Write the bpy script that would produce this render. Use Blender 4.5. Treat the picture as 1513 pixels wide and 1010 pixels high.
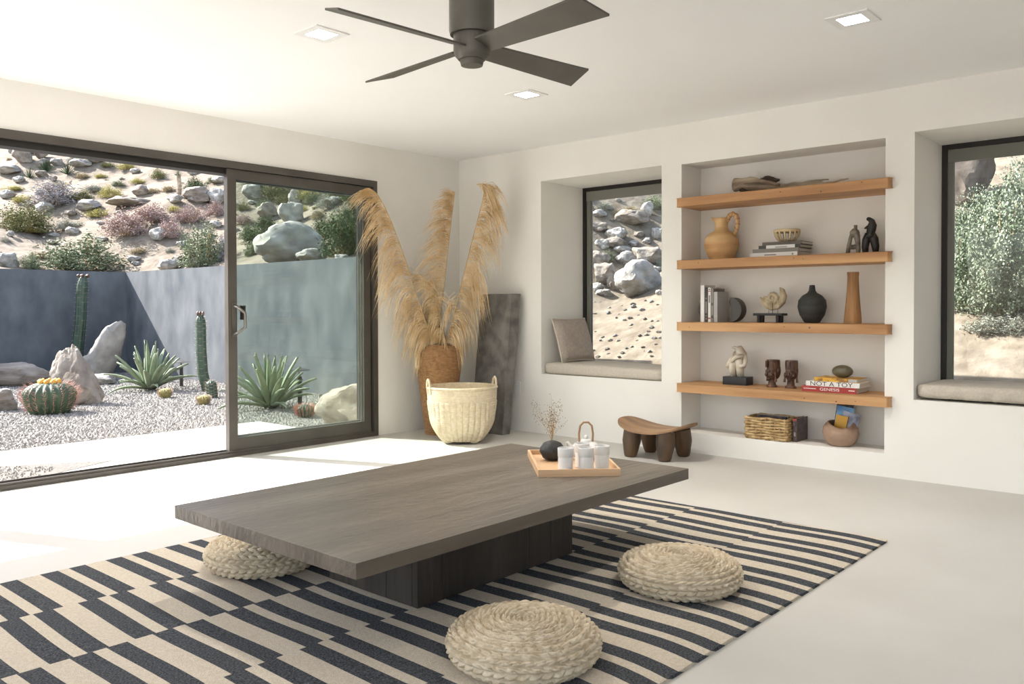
import bpy, bmesh, math, random
import numpy as np
from mathutils import Vector, Matrix, Euler, noise as mnoise

for o in list(bpy.data.objects):
    bpy.data.objects.remove(o)
S = bpy.context.scene
C = S.collection
R = random.Random(7)
PI = math.pi

# ------------------------------------------------------------------ camera
YAW, PITCH, ROLL, FPX, CX, CY = math.radians(41.58268), math.radians(-.95978), math.radians(-.14619), 1242.858, 756.5, 474.629
CAM = np.array([0, 0, 1.1507])
fw = np.array([math.cos(YAW)*math.cos(PITCH), math.sin(YAW)*math.cos(PITCH), math.sin(PITCH)])
rt = np.cross(fw, [0, 0, 1]); rt /= np.linalg.norm(rt); up = np.cross(rt, fw)
rt, up = rt*math.cos(ROLL)+up*math.sin(ROLL), up*math.cos(ROLL)-rt*math.sin(ROLL)
cd = bpy.data.cameras.new('camera'); cam = bpy.data.objects.new('camera', cd); C.objects.link(cam)
cd.sensor_width = 36; cd.lens = FPX/1513*36; cd.shift_y = (CY-505)/1513; cd.clip_start = .05; cd.clip_end = 500
cam.matrix_world = Matrix(((rt[0], up[0], -fw[0], CAM[0]), (rt[1], up[1], -fw[1], CAM[1]), (rt[2], up[2], -fw[2], CAM[2]), (0, 0, 0, 1)))
S.camera = cam

# ------------------------------------------------------------------ sky, sun, exposure
SUN_EL = math.radians(40); SX, SY = .38, -.925
world = bpy.data.worlds.new('sky'); S.world = world; world.use_nodes = True
wn = world.node_tree.nodes; wl = world.node_tree.links
bgn = wn['Background']; sky = wn.new('ShaderNodeTexSky'); sky.sky_type = 'NISHITA'; sky.sun_disc = False
sky.sun_elevation = SUN_EL; sky.sun_rotation = math.atan2(-SX, -SY); sky.dust_density = 2.0; sky.air_density = 1.0
hs = wn.new('ShaderNodeHueSaturation'); hs.inputs['Saturation'].default_value = .75
wl.new(sky.outputs[0], hs.inputs['Color']); wl.new(hs.outputs[0], bgn.inputs[0]); bgn.inputs[1].default_value = .26
sd = bpy.data.lights.new('sun', 'SUN'); sun = bpy.data.objects.new('sun', sd); C.objects.link(sun)
sd.energy = 8.2; sd.angle = math.radians(.6); sd.color = (1, .965, .92)
sun.rotation_euler = Vector((SX*math.cos(SUN_EL), SY*math.cos(SUN_EL), -math.sin(SUN_EL))).to_track_quat('-Z', 'Y').to_euler()
sun.location = (0, 20, 20)
S.view_settings.view_transform = 'Standard'; S.view_settings.look = 'None'
S.view_settings.gamma = 1; S.view_settings.use_curve_mapping = False
S.view_settings.exposure = 1.13

# ------------------------------------------------------------------ pixel -> place
def ray(x, y): return fw+rt*(x-CX)/FPX-up*(y-CY)/FPX
def onz(x, y, z=0.):
    d = ray(x, y); return CAM+d*(z-CAM[2])/d[2]
def onX(x, y, X):
    d = ray(x, y); return CAM+d*X/d[0]
def onY(x, y, Y):
    d = ray(x, y); return CAM+d*Y/d[1]
def at_depth(x, y, D): return CAM+ray(x, y)*D
def pxm(p): return FPX/float(np.dot(np.array(p)-CAM, fw))
def smooth(a, b, x):
    t = np.clip((x-a)/(b-a), 0, 1); return t*t*(3-2*t)

# ------------------------------------------------------------------ materials
def nodes(name):
    m = bpy.data.materials.new(name); m.use_nodes = True
    return m, m.node_tree.nodes, m.node_tree.links, m.node_tree.nodes['Principled BSDF']
def mat(name, c1, c2=None, scale=5., rough=.6, metal=0., bump=0., bscale=40., stretch=(1, 1, 1), spec=.5, detail=5., lo=.35, hi=.65, bstretch=None, sheen=0):
    m, n, l, b = nodes(name)
    b.inputs['Roughness'].default_value = rough; b.inputs['Metallic'].default_value = metal
    b.inputs['Specular IOR Level'].default_value = spec
    b.inputs['Base Color'].default_value = (*c1, 1)
    if sheen: b.inputs['Sheen Weight'].default_value = sheen
    tc = n.new('ShaderNodeTexCoord')
    if c2:
        mp = n.new('ShaderNodeMapping'); mp.inputs['Scale'].default_value = stretch
        nz = n.new('ShaderNodeTexNoise'); nz.inputs['Scale'].default_value = scale; nz.inputs['Detail'].default_value = detail
        cr = n.new('ShaderNodeValToRGB'); cr.color_ramp.elements[0].position = lo; cr.color_ramp.elements[1].position = hi
        cr.color_ramp.elements[0].color = (*c1, 1); cr.color_ramp.elements[1].color = (*c2, 1)
        l.new(tc.outputs['Object'], mp.inputs[0]); l.new(mp.outputs[0], nz.inputs['Vector'])
        l.new(nz.outputs[0], cr.inputs[0]); l.new(cr.outputs[0], b.inputs['Base Color'])
    if bump:
        mp2 = n.new('ShaderNodeMapping'); mp2.inputs['Scale'].default_value = bstretch or stretch
        nb = n.new('ShaderNodeTexNoise'); nb.inputs['Scale'].default_value = bscale; nb.inputs['Detail'].default_value = 4
        bp = n.new('ShaderNodeBump'); bp.inputs['Strength'].default_value = bump; bp.inputs['Distance'].default_value = .02
        l.new(tc.outputs['Object'], mp2.inputs[0]); l.new(mp2.outputs[0], nb.inputs['Vector'])
        l.new(nb.outputs[0], bp.inputs['Height']); l.new(bp.outputs[0], b.inputs['Normal'])
    return m
def glass(name, tint, refl=.08):
    m, n, l, b = nodes(name); n.remove(b)
    out = n['Material Output']; t = n.new('ShaderNodeBsdfTransparent'); t.inputs[0].default_value = (*tint, 1)
    g = n.new('ShaderNodeBsdfGlossy'); g.inputs['Roughness'].default_value = .01
    fr = n.new('ShaderNodeFresnel'); fr.inputs[0].default_value = 1.35
    mx = n.new('ShaderNodeMixShader'); l.new(fr.outputs[0], mx.inputs[0]); l.new(t.outputs[0], mx.inputs[1]); l.new(g.outputs[0], mx.inputs[2])
    l.new(mx.outputs[0], out.inputs[0]); return m

M = dict(
 plaster=mat('plaster', (.845, .815, .765), (.875, .85, .80), 1.6, .85, bump=.12, bscale=9, spec=.2),
 ceiling=mat('ceiling_plaster', (.92, .915, .90), (.94, .935, .92), 1.2, .9, bump=.06, bscale=6, spec=.2),
 floor=mat('polished_concrete', (0.521, 0.502, 0.465), (0.577, 0.558, 0.521), 1.1, .5, bump=.02, bscale=4, spec=.12),
 bronze=mat('bronze_frame', (.085, .075, .065), (.11, .10, .088), 3, .4, .3, spec=.4),
 black=mat('black_track', (.012, .010, .009), rough=.5),
 chrome=mat('brushed_metal', (.26, .245, .225), rough=.35, metal=1),
 gpane=glass('clear_glass', (.95, .97, .96)), gdoor=glass('door_glass', (.80, .84, .81)),
 blind=mat('roller_blind', (.20, .20, .17), rough=.7),
 shelf=mat('reclaimed_pine', (.34, .155, .06), (.66, .39, .18), 6, .6, bump=.25, bscale=30, stretch=(1, .12, 1.4), lo=.3, hi=.7),
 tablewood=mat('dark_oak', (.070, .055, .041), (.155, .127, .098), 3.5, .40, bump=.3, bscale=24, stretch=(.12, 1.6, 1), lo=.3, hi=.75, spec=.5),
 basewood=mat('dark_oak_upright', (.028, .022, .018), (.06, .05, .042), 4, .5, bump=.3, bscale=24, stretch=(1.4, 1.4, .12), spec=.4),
 rugdark=mat('rug_indigo_wool', (.040, .043, .050), (.125, .131, .142), 150, .95, bump=.7, bscale=260, spec=.1, detail=2),
 ruglight=mat('rug_cream_wool', (.60, .52, .41), (.70, .62, .51), 120, .95, bump=.6, bscale=260, spec=.1, detail=2),
 straw=mat('braided_straw', (.44, .345, .225), (.67, .575, .43), 30, .7, bump=.3, bscale=90, spec=.3, lo=.3, hi=.7),
 fan=mat('fan_bronze', (.10, .095, .08), (.13, .12, .10), 4, .45, .35),
 trim=mat('white_trim', (.86, .86, .85), rough=.5),
 rattan=mat('brown_rattan', (.32, .15, .055), (.55, .31, .14), 30, .55, bump=.8, bscale=120, stretch=(1, 1, 2), lo=.3, hi=.7),
 bamboo=mat('pale_bamboo', (.66, .535, .36), (.75, .635, .46), 40, .55, bump=.3, bscale=70, spec=.35),
 pampas=mat('pampas_straw', (.62, .41, .19), (.86, .67, .42), 9, .8, spec=.2),
 stem=mat('dry_stem', (.42, .27, .12), (.55, .38, .19), 20, .7),
 slab=mat('grey_stone_slab', (.10, .093, .083), (.21, .195, .175), 9, .6, bump=.4, bscale=14, detail=8),
 linen=mat('linen', (.56, .50, .42), (.62, .56, .48), 60, .95, bump=.3, bscale=180, spec=.1, stretch=(1, 1, 1)),
 taupe=mat('taupe_linen', (.38, .32, .275), (.45, .385, .335), 40, .95, bump=.3, bscale=160, spec=.1),
 piping=mat('pillow_edge', (.66, .60, .50), rough=.9),
 stoolseat=mat('stool_seat_wood', (0.224, 0.119, 0.056), (0.420, 0.252, 0.126), 6, .55, bump=.3, bscale=30, stretch=(1.5, .2, 1)),
 stoolleg=mat('stool_leg_wood', (.045, .028, .017), (.13, .07, .03), 7, .45, bump=.4, bscale=20, stretch=(1, 1, .4)),
 traywood=mat('tray_beech', (.60, .37, .20), (.70, .47, .28), 3, .5, bump=.1, bscale=40, stretch=(.3, 2, 1)),
 ceramic=mat('white_ceramic', (.74, .72, .69), (.80, .78, .75), 20, .45, bump=.08, bscale=60),
 pebble=mat('black_stone', (.014, .014, .014), (.04, .04, .038), 12, .55, bump=.2, bscale=40),
 leather=mat('tan_leather', (.36, .20, .10), rough=.5),
 drift=mat('driftwood', (0.176, 0.128, 0.088), (0.486, 0.392, 0.284), 8, .85, bump=.8, bscale=30, stretch=(.3, 2, 2)),
 driftdark=mat('driftwood_dark', (.028, .017, .011), (.07, .045, .03), 8, .85),
 clay=mat('ochre_clay', (0.497, 0.270, 0.108), (0.713, 0.486, 0.238), 2.2, .55, bump=.1, bscale=50, stretch=(1, 1, 6)),
 terracotta=mat('terracotta', (.42, .17, .065), (.50, .23, .10), 6, .5),
 bowl=mat('carved_bone', (.60, .45, .25), (.70, .56, .35), 14, .6),
 bookgrey=mat('book_grey', (.24, .215, .19), rough=.7), bookdark=mat('book_dark', (.05, .046, .042), rough=.6),
 bookwhite=mat('book_white', (.76, .74, .71), rough=.6), bookpaper=mat('book_paper', (.60, .55, .47), (.68, .63, .56), 90, .9, stretch=(.1, .1, 4)),
 booktaupe=mat('book_taupe', (.12, .105, .085), rough=.7), bookmid=mat('book_silver', (.42, .41, .40), rough=.6),
 bookred=mat('book_red', (.36, .035, .03), rough=.5), bookyellow=mat('book_yellow', (.66, .36, .03), (.28, .13, .03), 25, .55, lo=.45, hi=.6),
 ink=mat('print_black', (.02, .02, .02), rough=.6), inkwhite=mat('print_white', (.85, .83, .8), rough=.6), inkred=mat('print_red', (.45, .06, .05), rough=.6),
 figgrey=mat('speckled_clay', (.10, .08, .06), (.28, .24, .19), 22, .5, bump=.2, bscale=40), figblack=mat('black_clay', (.016, .014, .013), (.03, .027, .025), 9, .5),
 discstone=mat('dark_grey_stone', (.055, .052, .045), (.085, .08, .07), 6, .6), fossil=mat('fossil_stone', (.34, .26, .16), (.56, .46, .32), 18, .8, bump=.6, bscale=40),
 standblack=mat('ebony_stand', (.012, .009, .010), rough=.45), wire=mat('stand_wire', (.03, .025, .02), rough=.4, metal=.8),
 bottle=mat('charcoal_ceramic', (.020, .022, .020), (.045, .047, .042), 4, .65, bump=.3, bscale=60, stretch=(1, 1, 5)),
 vasewood=mat('rustic_wood_vase', (.19, .085, .03), (.44, .23, .09), 6, .6, bump=.5, bscale=26, stretch=(2, 2, .25)),
 marble=mat('cream_stone', (.60, .53, .41), (.74, .68, .57), 14, .6, bump=.2, bscale=40), plinth=mat('black_plinth', (.010, .010, .012), rough=.35),
 carved=mat('carved_dark_wood', (0.041, 0.019, 0.012), (0.150, 0.068, 0.038), 16, .4, bump=.4, bscale=50), egg=mat('olive_stone', (.10, .085, .05), (.15, .13, .085), 16, .35),
 seagrass=mat('seagrass', (.40, .25, .10), (.66, .47, .24), 24, .65, bump=.5, bscale=90),
 potclay=mat('pinkish_clay', (.34, .22, .15), (.40, .27, .19), 8, .7, bump=.2, bscale=50),
 magblue=mat('magazine_blue', (.05, .20, .52), (.25, .50, .75), 12, .4), magdark=mat('magazine_dark', (.025, .022, .035), (.14, .09, .08), 30, .4), magyellow=mat('magazine_yellow', (.72, .38, .04), rough=.5), maglilac=mat('magazine_pale', (.50, .52, .66), (.1, .1, .14), 14, .4),
 gwall=mat('blue_grey_stucco', (.078, .089, .100), (.160, .168, .175), 3.0, .85, bump=.10, bscale=5, detail=11, spec=.2, lo=.28, hi=.70, stretch=(1, 1, .55)),
 patio=mat('patio_concrete', (0.480, 0.464, 0.440), (0.528, 0.512, 0.480), 1.5, .8), gravel=mat('gravel_bed', (0.136, 0.124, 0.112), (0.223, 0.208, 0.186), 60, .95, bump=.8, bscale=120),
 stonechip=mat('gravel_chips', (0.161, 0.149, 0.133), (0.322, 0.304, 0.279), 40, .9), rock=mat('granite', (0.145, 0.115, 0.092), (0.307, 0.270, 0.227), 3.5, .9, bump=1, bscale=9, detail=9),
 rockpale=mat('pale_granite', (0.209, 0.193, 0.172), (0.416, 0.390, 0.354), 3.5, .9, bump=1, bscale=9, detail=9), rockdark=mat('dark_brown_granite', (0.067, 0.052, 0.041), (0.142, 0.115, 0.097), 2.5, .95, bump=.8, bscale=8, detail=9),  # rockdark: darker brown granite for one boulder
 dirt=mat('hill_sand', (0.121, 0.091, 0.063), (0.231, 0.193, 0.146), 5, .95, bump=1, bscale=10, detail=9, lo=.3, hi=.7),
 cactus=mat('cactus_green', (0.034, 0.062, 0.034), (0.068, 0.105, 0.056), 9, .55), cactusdark=mat('column_cactus_green', (0.030, 0.057, 0.036), (0.060, 0.093, 0.057), 9, .5), spine=mat('pale_spine', (0.462, 0.350, 0.252), rough=.6), redspine=mat('red_spine', (0.462, 0.182, 0.133), (0.518, 0.322, 0.252), 9, .6),
 flower=mat('cactus_flower', (0.600, 0.300, 0.045), rough=.7), golden=mat('golden_barrel', (0.221, 0.195, 0.052), (0.325, 0.286, 0.098), 20, .6),
 agave=mat('agave_leaf', (0.144, 0.187, 0.108), (0.259, 0.302, 0.194), 4, .5, stretch=(1, 1, 1)), lampmetal=mat('path_lamp_metal', (.035, .032, .03), rough=.5),
)
LEAF = dict(sage=((.13, .17, .09), (.30, .34, .21)), pink=((.36, .24, .22), (.56, .44, .40)), olive=((.15, .16, .06), (.30, .29, .13)), lilac=((.32, .30, .31), (.52, .48, .48)),
            yellow=((.42, .40, .12), (.62, .55, .22)), dark=((.05, .085, .035), (.13, .18, .08)), grey=((.26, .27, .22), (.44, .45, .38)), silver=((.10, .14, .075), (.42, .46, .35)), tan=((.36, .29, .17), (.55, .46, .30)))
for k, (a, b) in LEAF.items():
    a, b = [tuple(q*.8 for q in c) for c in (a, b)]
    M['leaf_'+k] = mat('leaves_'+k, a, b, 7, .75, spec=.2, lo=.35, hi=.65)

# ------------------------------------------------------------------ mesh building
class MB:
    def __init__(s): s.v = []; s.f = []; s.mi = []
    def add(s, vs, fs, mi=0):
        k = len(s.v); s.v += [tuple(map(float, p)) for p in vs]; s.f += [tuple(i+k for i in f) for f in fs]; s.mi += [mi]*len(fs); return s
    def box(s, x0, x1, y0, y1, z0, z1, mi=0):
        return s.add([(x, y, z) for z in (z0, z1) for y in (y0, y1) for x in (x0, x1)],
                     [(0, 2, 3, 1), (4, 5, 7, 6), (0, 1, 5, 4), (2, 6, 7, 3), (0, 4, 6, 2), (1, 3, 7, 5)], mi)
    def tube(s, pts, rad, n=8, mi=0, cap=True, flat=1.):
        pts = [Vector(p) for p in pts]
        if not hasattr(rad, '__len__'): rad = [rad]*len(pts)
        vs = []; prev = None
        for i, p in enumerate(pts):
            t = (pts[min(i+1, len(pts)-1)]-pts[max(i-1, 0)]).normalized()
            if prev is None: a = t.orthogonal().normalized()
            else:
                a = prev-t*prev.dot(t); a = a.normalized() if a.length > 1e-6 else t.orthogonal().normalized()
            prev = a; b = t.cross(a)
            for k in range(n):
                q = 2*PI*k/n; vs.append(p+(a*math.cos(q)+b*math.sin(q)*flat)*rad[i])
        fs = [(i*n+k, i*n+(k+1) % n, (i+1)*n+(k+1) % n, (i+1)*n+k) for i in range(len(pts)-1) for k in range(n)]
        if cap: fs += [tuple(range(n-1, -1, -1)), tuple((len(pts)-1)*n+k for k in range(n))]
        return s.add(vs, fs, mi)
    def lathe(s, prof, n=32, fn=None, mi=0, c=(0, 0, 0), cap=True):
        vs = []
        for i, (r, z) in enumerate(prof):
            for k in range(n):
                q = 2*PI*k/n; rr, zz = (r, z) if fn is None else fn(i, q, r, z)
                vs.append((c[0]+rr*math.cos(q), c[1]+rr*math.sin(q), c[2]+zz))
        m = len(prof)
        fs = [(i*n+k, i*n+(k+1) % n, (i+1)*n+(k+1) % n, (i+1)*n+k) for i in range(m-1) for k in range(n)]
        if cap: fs += [tuple(range(n-1, -1, -1)), tuple((m-1)*n+k for k in range(n))]
        return s.add(vs, fs, mi)
    def prism(s, poly, y0, y1, mi=0):            # outline in x,z, thickness along y
        n = len(poly)
        return s.add([(x, y0, z) for x, z in poly]+[(x, y1, z) for x, z in poly],
                     [tuple(range(n)), tuple(range(2*n-1, n-1, -1))]+[(k, k+n, (k+1) % n+n, (k+1) % n) for k in range(n)], mi)
    def blob(s, c, rx, ry, rz, seed=0, amp=.0, sub=3, mi=0, freq=1.5, rot=None):
        bm = bmesh.new(); bmesh.ops.create_icosphere(bm, subdivisions=sub, radius=1)
        off = Vector((seed*3.7, seed*1.3, seed*7.1)); vs = []
        for v in bm.verts:
            p = v.co.copy(); d = 1+amp*(mnoise.noise(p*freq+off)+.5*mnoise.noise(p*freq*2.3+off)) if amp else 1
            q = Vector((p.x*rx*d, p.y*ry*d, p.z*rz*d))
            if rot: q = rot @ q
            vs.append(q+Vector(c))
        fs = [tuple(v.index for v in f.verts) for f in bm.faces]; bm.free()
        return s.add(vs, fs, mi)
    def mesh(s, name, mats, smooth=False, bevel=0, angle=40):
        me = bpy.data.meshes.new(name); me.from_pydata(s.v, [], s.f)
        for m in (mats if isinstance(mats, (list, tuple)) else [mats]): me.materials.append(M[m] if isinstance(m, str) else m)
        if any(s.mi): me.polygons.foreach_set('material_index', s.mi)
        bm = bmesh.new(); bm.from_mesh(me)
        if bevel:
            bmesh.ops.remove_doubles(bm, verts=bm.verts, dist=1e-6)
            bmesh.ops.bevel(bm, geom=[e for e in bm.edges if len(e.link_faces) == 2 and e.calc_face_angle(0) > .6], offset=bevel, segments=2, affect='EDGES', profile=.6)
        bmesh.ops.recalc_face_normals(bm, faces=bm.faces); bm.to_mesh(me); bm.free()
        if smooth:
            me.polygons.foreach_set('use_smooth', [True]*len(me.polygons))
            if smooth != 'all': me.set_sharp_from_angle(angle=math.radians(angle))
        me.update(); return me
    def build(s, name, mats, parent=None, smooth=False, bevel=0, loc=None, rz=0):
        return link(name, s.mesh(name, mats, smooth, bevel), parent, loc, rz)
def link(name, me, parent=None, loc=None, rz=0):
    o = bpy.data.objects.new(name, me); C.objects.link(o)
    if parent is not None: o.parent = parent
    if loc is not None: o.location = loc
    if rz: o.rotation_euler = (0, 0, rz)
    return o
def tag(o, label, cat, group=None):
    o['label'] = label; o['category'] = cat
    if group: o['group'] = group
    return o
def thing(name, label, cat, loc, rz=0, group=None):
    o = bpy.data.objects.new(name, None); C.objects.link(o); o.empty_display_size = .1
    o.location = [float(q) for q in loc]; o.rotation_euler = (0, 0, rz); return tag(o, label, cat, group)
def struct(o): o['kind'] = 'structure'; return o
def sroot(name, loc=(0, 0, 0)):
    o = bpy.data.objects.new(name, None); C.objects.link(o); o.location = loc; return struct(o)
def holed(us, vs, holes):
    """cells of a u-v grid outside the holes"""
    us = sorted(set(us)); vs = sorted(set(vs))
    for a, b in zip(us, us[1:]):
        for c, d in zip(vs, vs[1:]):
            mu, mv = (a+b)/2, (c+d)/2
            if not any(h[0] < mu < h[1] and h[2] < mv < h[3] for h in holes): yield a, b, c, d

# ------------------------------------------------------------------ room shell
XB, YA, ZC = 5.90, 5.93, 2.60          # wall with shelves, wall with the door, ceiling
XO, YO = 6.62, 6.13                    # outer faces
XL, YR = -2.6, -2.6
fb = MB().box(XL-.2, XO, YR-.2, YO, -.12, 0); struct(fb.build('floor', 'floor'))
LAMPS = [(2.68, 3.72), (4.336, 1.544), (4.368, 3.738)]
lh = [(x-.075, x+.075, y-.075, y+.075) for x, y in LAMPS]
cb = MB()
for a, b, c, d in holed([XL-.2, XO]+[q for h in lh for q in h[:2]], [YR-.2, YO]+[q for h in lh for q in h[2:]], lh): cb.box(a, b, c, d, ZC, 2.75)
struct(cb.build('ceiling', 'ceiling'))
struct(MB().box(XL-.5, XO+.12, YR-1.0, 7.145, 2.76, 2.95).build('roof_slab', 'ceiling'))
struct(MB().box(XL-.2, XO, YO, 7.145, 2.60, 2.755).build('roof_eave', 'ceiling'))
DX0, DX1, DH = -1.9, 4.855, 2.283
wa = MB()
for a, b, c, d in holed([XL-.2, DX0, DX1, XO], [0, DH, ZC], [(DX0, DX1, 0, DH)]): wa.box(a, b, YA, YO, c, d)
struct(wa.build('wall_left', 'plaster'))
W1 = (3.615, 4.88, .545, 2.293); NI = (1.88, 3.433, .16, 2.28); W2 = (-.10, 1.697, .533, 2.295)
wb = MB()
for a, b, c, d in holed([YR-.2, YA, *W1[:2], *NI[:2], *W2[:2]], [0, ZC, *W1[2:], *NI[2:], *W2[2:]], [W1, NI, W2]): wb.box(XB, XO, a, b, c, d)
wb.box(6.21, XO, NI[0], NI[1], NI[2], NI[3])
struct(wb.build('wall_back', 'plaster'))
wr = MB(); RH = (-1.8, 1.4, .0, 2.35)  # unseen opening, added and sized for the sky light it lets in
for a, b, c, d in holed([XL, *RH[:2], XB], [0, *RH[2:], ZC], [RH]): wr.box(a, b, YR-.2, YR, c, d)
struct(wr.build('wall_right', 'plaster'))
wf = MB(); FH = (-1.6, 5.0, 0, 2.35)  # opening behind the camera, added to bring fill light from outdoors
for a, b, c, d in holed([YR, *FH[:2], YA], [0, *FH[2:], ZC], [FH]): wf.box(XL-.2, XL, a, b, c, d)
struct(wf.build('wall_front', 'plaster'))

# ------------------------------------------------------------------ sliding door
d1 = sroot('door_1')
def part(name, mb, m, par, **k): return mb.build(name, m, par, **k)
part('frame_head', MB().box(DX0, DX1, YA-.012, YO-.02, DH-.055, DH), 'bronze', d1)
part('frame_head_track', MB().box(DX0, DX1-.05, YA+.03, YO-.05, DH-.10, DH-.055), 'black', d1)
part('frame_jamb', MB().box(DX1-.045, DX1, YA-.012, YO-.02, 0, DH-.055), 'bronze', d1)
part('jamb_channel', MB().box(DX1-.10, DX1-.045, YA+.06, YO-.03, .03, DH-.06), 'black', d1)
part('frame_jamb', MB().box(DX0, DX0+.05, YA-.012, YO-.02, 0, DH-.055), 'bronze', d1)
part('sill_track', MB().box(DX0+.05, DX1-.045, YA-.012, YO-.02, 0, .03).box(DX0+.05, DX1-.045, YA+.0, YA+.012, .03, .045).box(DX0+.05, DX1-.045, YA+.09, YA+.10, .03, .045), 'bronze', d1)
part('post', MB().box(.885, 1.005, YA+.02, YO-.02, .03, DH-.055), 'bronze', d1)
def panel(name, x0, x1, y0, y1, gm, st=.075):
    p = part(name, MB().box(x0, x0+st, y0, y1, .045, DH-.06).box(x1-st, x1, y0, y1, .045, DH-.06).box(x0+st, x1-st, y0, y1, .045, .14).box(x0+st, x1-st, y0, y1, DH-.135, DH-.06), 'bronze', d1)
    ym = (y0+y1)/2
    part('pane', MB().box(x0+st, x1-st, ym-.006, ym+.006, .14, DH-.135), gm, p)
    return p
s1 = panel('sliding_panel', 3.40, 4.79, YA+.012, YA+.062, 'gdoor')
panel('fixed_panel', 3.46, 4.80, YA+.10, YA+.15, 'gpane', .05)
hx, hz = 3.445, 1.06
h = MB().tube([(hx, YA+.012, hz-.115), (hx+.005, YA-.035, hz-.105), (hx+.06, YA-.055, hz-.06), (hx+.06, YA-.055, hz+.05), (hx+.005, YA-.035, hz+.10), (hx, YA+.012, hz+.11)], .012, 8)
h.box(hx-.018, hx+.018, YA+.004, YA+.012, hz-.13, hz+.13)
part('handle', h, 'chrome', s1, smooth=True)
part('latch_box', MB().box(hx+.055, hx+.085, YA-.02, YA+.012, hz+.0, hz+.11), 'black', s1)
part('strike', MB().box(DX1-.11, DX1-.05, YA+.05, YA+.06, 1.02, 1.04), 'chrome', d1)

# ------------------------------------------------------------------ windows in the thick wall
def window(n, y0, y1, z0, z1):
    w = sroot('window_%d' % n); x0, x1 = 6.53, 6.60; t = .035
    part('frame', MB().box(x0, x1, y1-t, y1, z0, z1).box(x0, x1, y0, y0+t, z0, z1).box(x0, x1, y0+t, y1-t, z1-t, z1).box(x0, x1, y0+t, y1-t, z0, z0+t), 'black', w)
    part('sash', MB().box(x0+.02, x1, y1-t-.035, y1-t, z0+t, z1-t).box(x0+.02, x1, y0+t, y0+t+.035, z0+t, z1-t).box(x0+.02, x1, y0+t+.035, y1-t-.035, z1-t-.03, z1-t).box(x0+.02, x1, y0+t+.035, y1-t-.035, z0+t, z0+t+.03), 'blind', w)
    part('pane', MB().box(x0+.045, x0+.053, y0+t+.035, y1-t-.035, z0+t+.03, z1-t-.03), 'gpane', w)
    part('roller_blind', MB().box(x0+.005, x0+.03, y0+t+.005, y1-t-.005, z1-t-.09, z1-t-.002), 'blind', w)
window(1, *W1); window(2, *W2)
# recessed ceiling lights
for i, (x, y) in enumerate(LAMPS):
    t = thing('recessed_light', ['square white recessed ceiling light above the table, door side of the fan', 'square white recessed ceiling light nearest the shelf niche', 'square white recessed ceiling light nearest the room corner with pampas grass'][i], 'ceiling light', (x, y, ZC), 0, 'recessed ceiling lights')
    a, b = .105, .06
    part('trim', MB().box(-a, a, -a, -b, -.006, 0).box(-a, a, b, a, -.006, 0).box(-a, -b, -b, b, -.006, 0).box(b, a, -b, b, -.006, 0), 'trim', t)
    ld = bpy.data.lights.new('lamp', 'AREA'); ld.shape = 'DISK'; ld.size = .07; ld.energy = 16; ld.color = (1, .95, .88); lo_ = bpy.data.objects.new('lamp', ld); C.objects.link(lo_); lo_.parent = t; lo_.location = (0, .02, .06)
    part('reflector', MB().add([(-b, -b, 0), (b, -b, 0), (b, b, 0), (-b, b, 0), (-.03, .0, .09), (.03, .0, .09), (.03, b, .09), (-.03, b, .09)], [(0, 1, 5, 4), (1, 2, 6, 5), (2, 3, 7, 6), (3, 0, 4, 7), (4, 5, 6, 7)]), 'trim', t)
oq = onX(760, 572, XB)
tag(MB().box(-.006, 0, -.035, .035, -.06, .06).box(-.009, -.006, -.015, .015, -.035, .035).build('wall_outlet', 'trim', loc=(XB, 5.17, .40), bevel=.002), 'small white wall outlet plate beside the leaning stone slab', 'outlet')

# ------------------------------------------------------------------ terrain outside
GX, GY = 7.25, 16.2
def terr(x, y):
    x = np.asarray(x, float); y = np.asarray(y, float)
    dx = np.maximum(0, x-GX); dy = np.maximum(0, y-GY)
    out = np.hypot(dx, dy)
    base = np.where(x > GX-.001, .28+1.25*smooth(6.2, 8.5, y), 1.53)
    base = np.where(dy > 0, 1.53, base)
    z = base+.50*dx+.30*dy
    cap = 7.3+.5*np.maximum(0, x-9)
    z = np.where(z > cap, cap+.12*(z-cap), z)
    n = .16*np.sin(x*.9+1.7*np.sin(y*.5))*np.sin(y*.8+1.1*np.sin(x*.6))+.06*np.sin(2.3*x+y*1.1)*np.sin(2.7*y-x)
    z = z+n*smooth(.3, 2.5, out)
    return np.where(out > 0, z, -.08)
def hit(px, py, tmin=7.):
    d = ray(px, py); ts = np.arange(tmin, 90, .04); p = CAM[None]+d[None]*ts[:, None]
    inside = (p[:, 0] > GX) | (p[:, 1] > GY)
    k = np.where(inside & (p[:, 2] <= terr(p[:, 0], p[:, 1])))[0]
    return p[k[0]] if len(k) else None
def gridmesh(xs, ys):
    X, Y = np.meshgrid(xs, ys); Z = terr(X, Y); n, m = X.shape
    v = np.stack([X.ravel(), Y.ravel(), Z.ravel()], 1); i = np.arange(n*m).reshape(n, m)
    f = np.stack([i[:-1, :-1].ravel(), i[:-1, 1:].ravel(), i[1:, 1:].ravel(), i[1:, :-1].ravel()], 1)
    me = bpy.data.meshes.new('hillside'); me.from_pydata(v.tolist(), [], f.tolist()); me.materials.append(M['dirt'])
    me.polygons.foreach_set('use_smooth', [True]*len(me.polygons)); return me
xs = np.concatenate([np.arange(-30, 7.2, 1.2), np.arange(7.2, 20, .22), np.arange(20, 60, .8)])
ys = np.concatenate([np.arange(-30, -2, 1.0), np.arange(-2, 16.1, .25), np.arange(16.1, 40, .28), np.arange(40, 70, 1.0)])
struct(link('ground_hillside', gridmesh(xs, ys)))
gw = MB().box(-8, 7.25, 16.0, 16.2, -.1, 1.83); struct(gw.build('wall_garden_far', 'gwall'))
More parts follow.
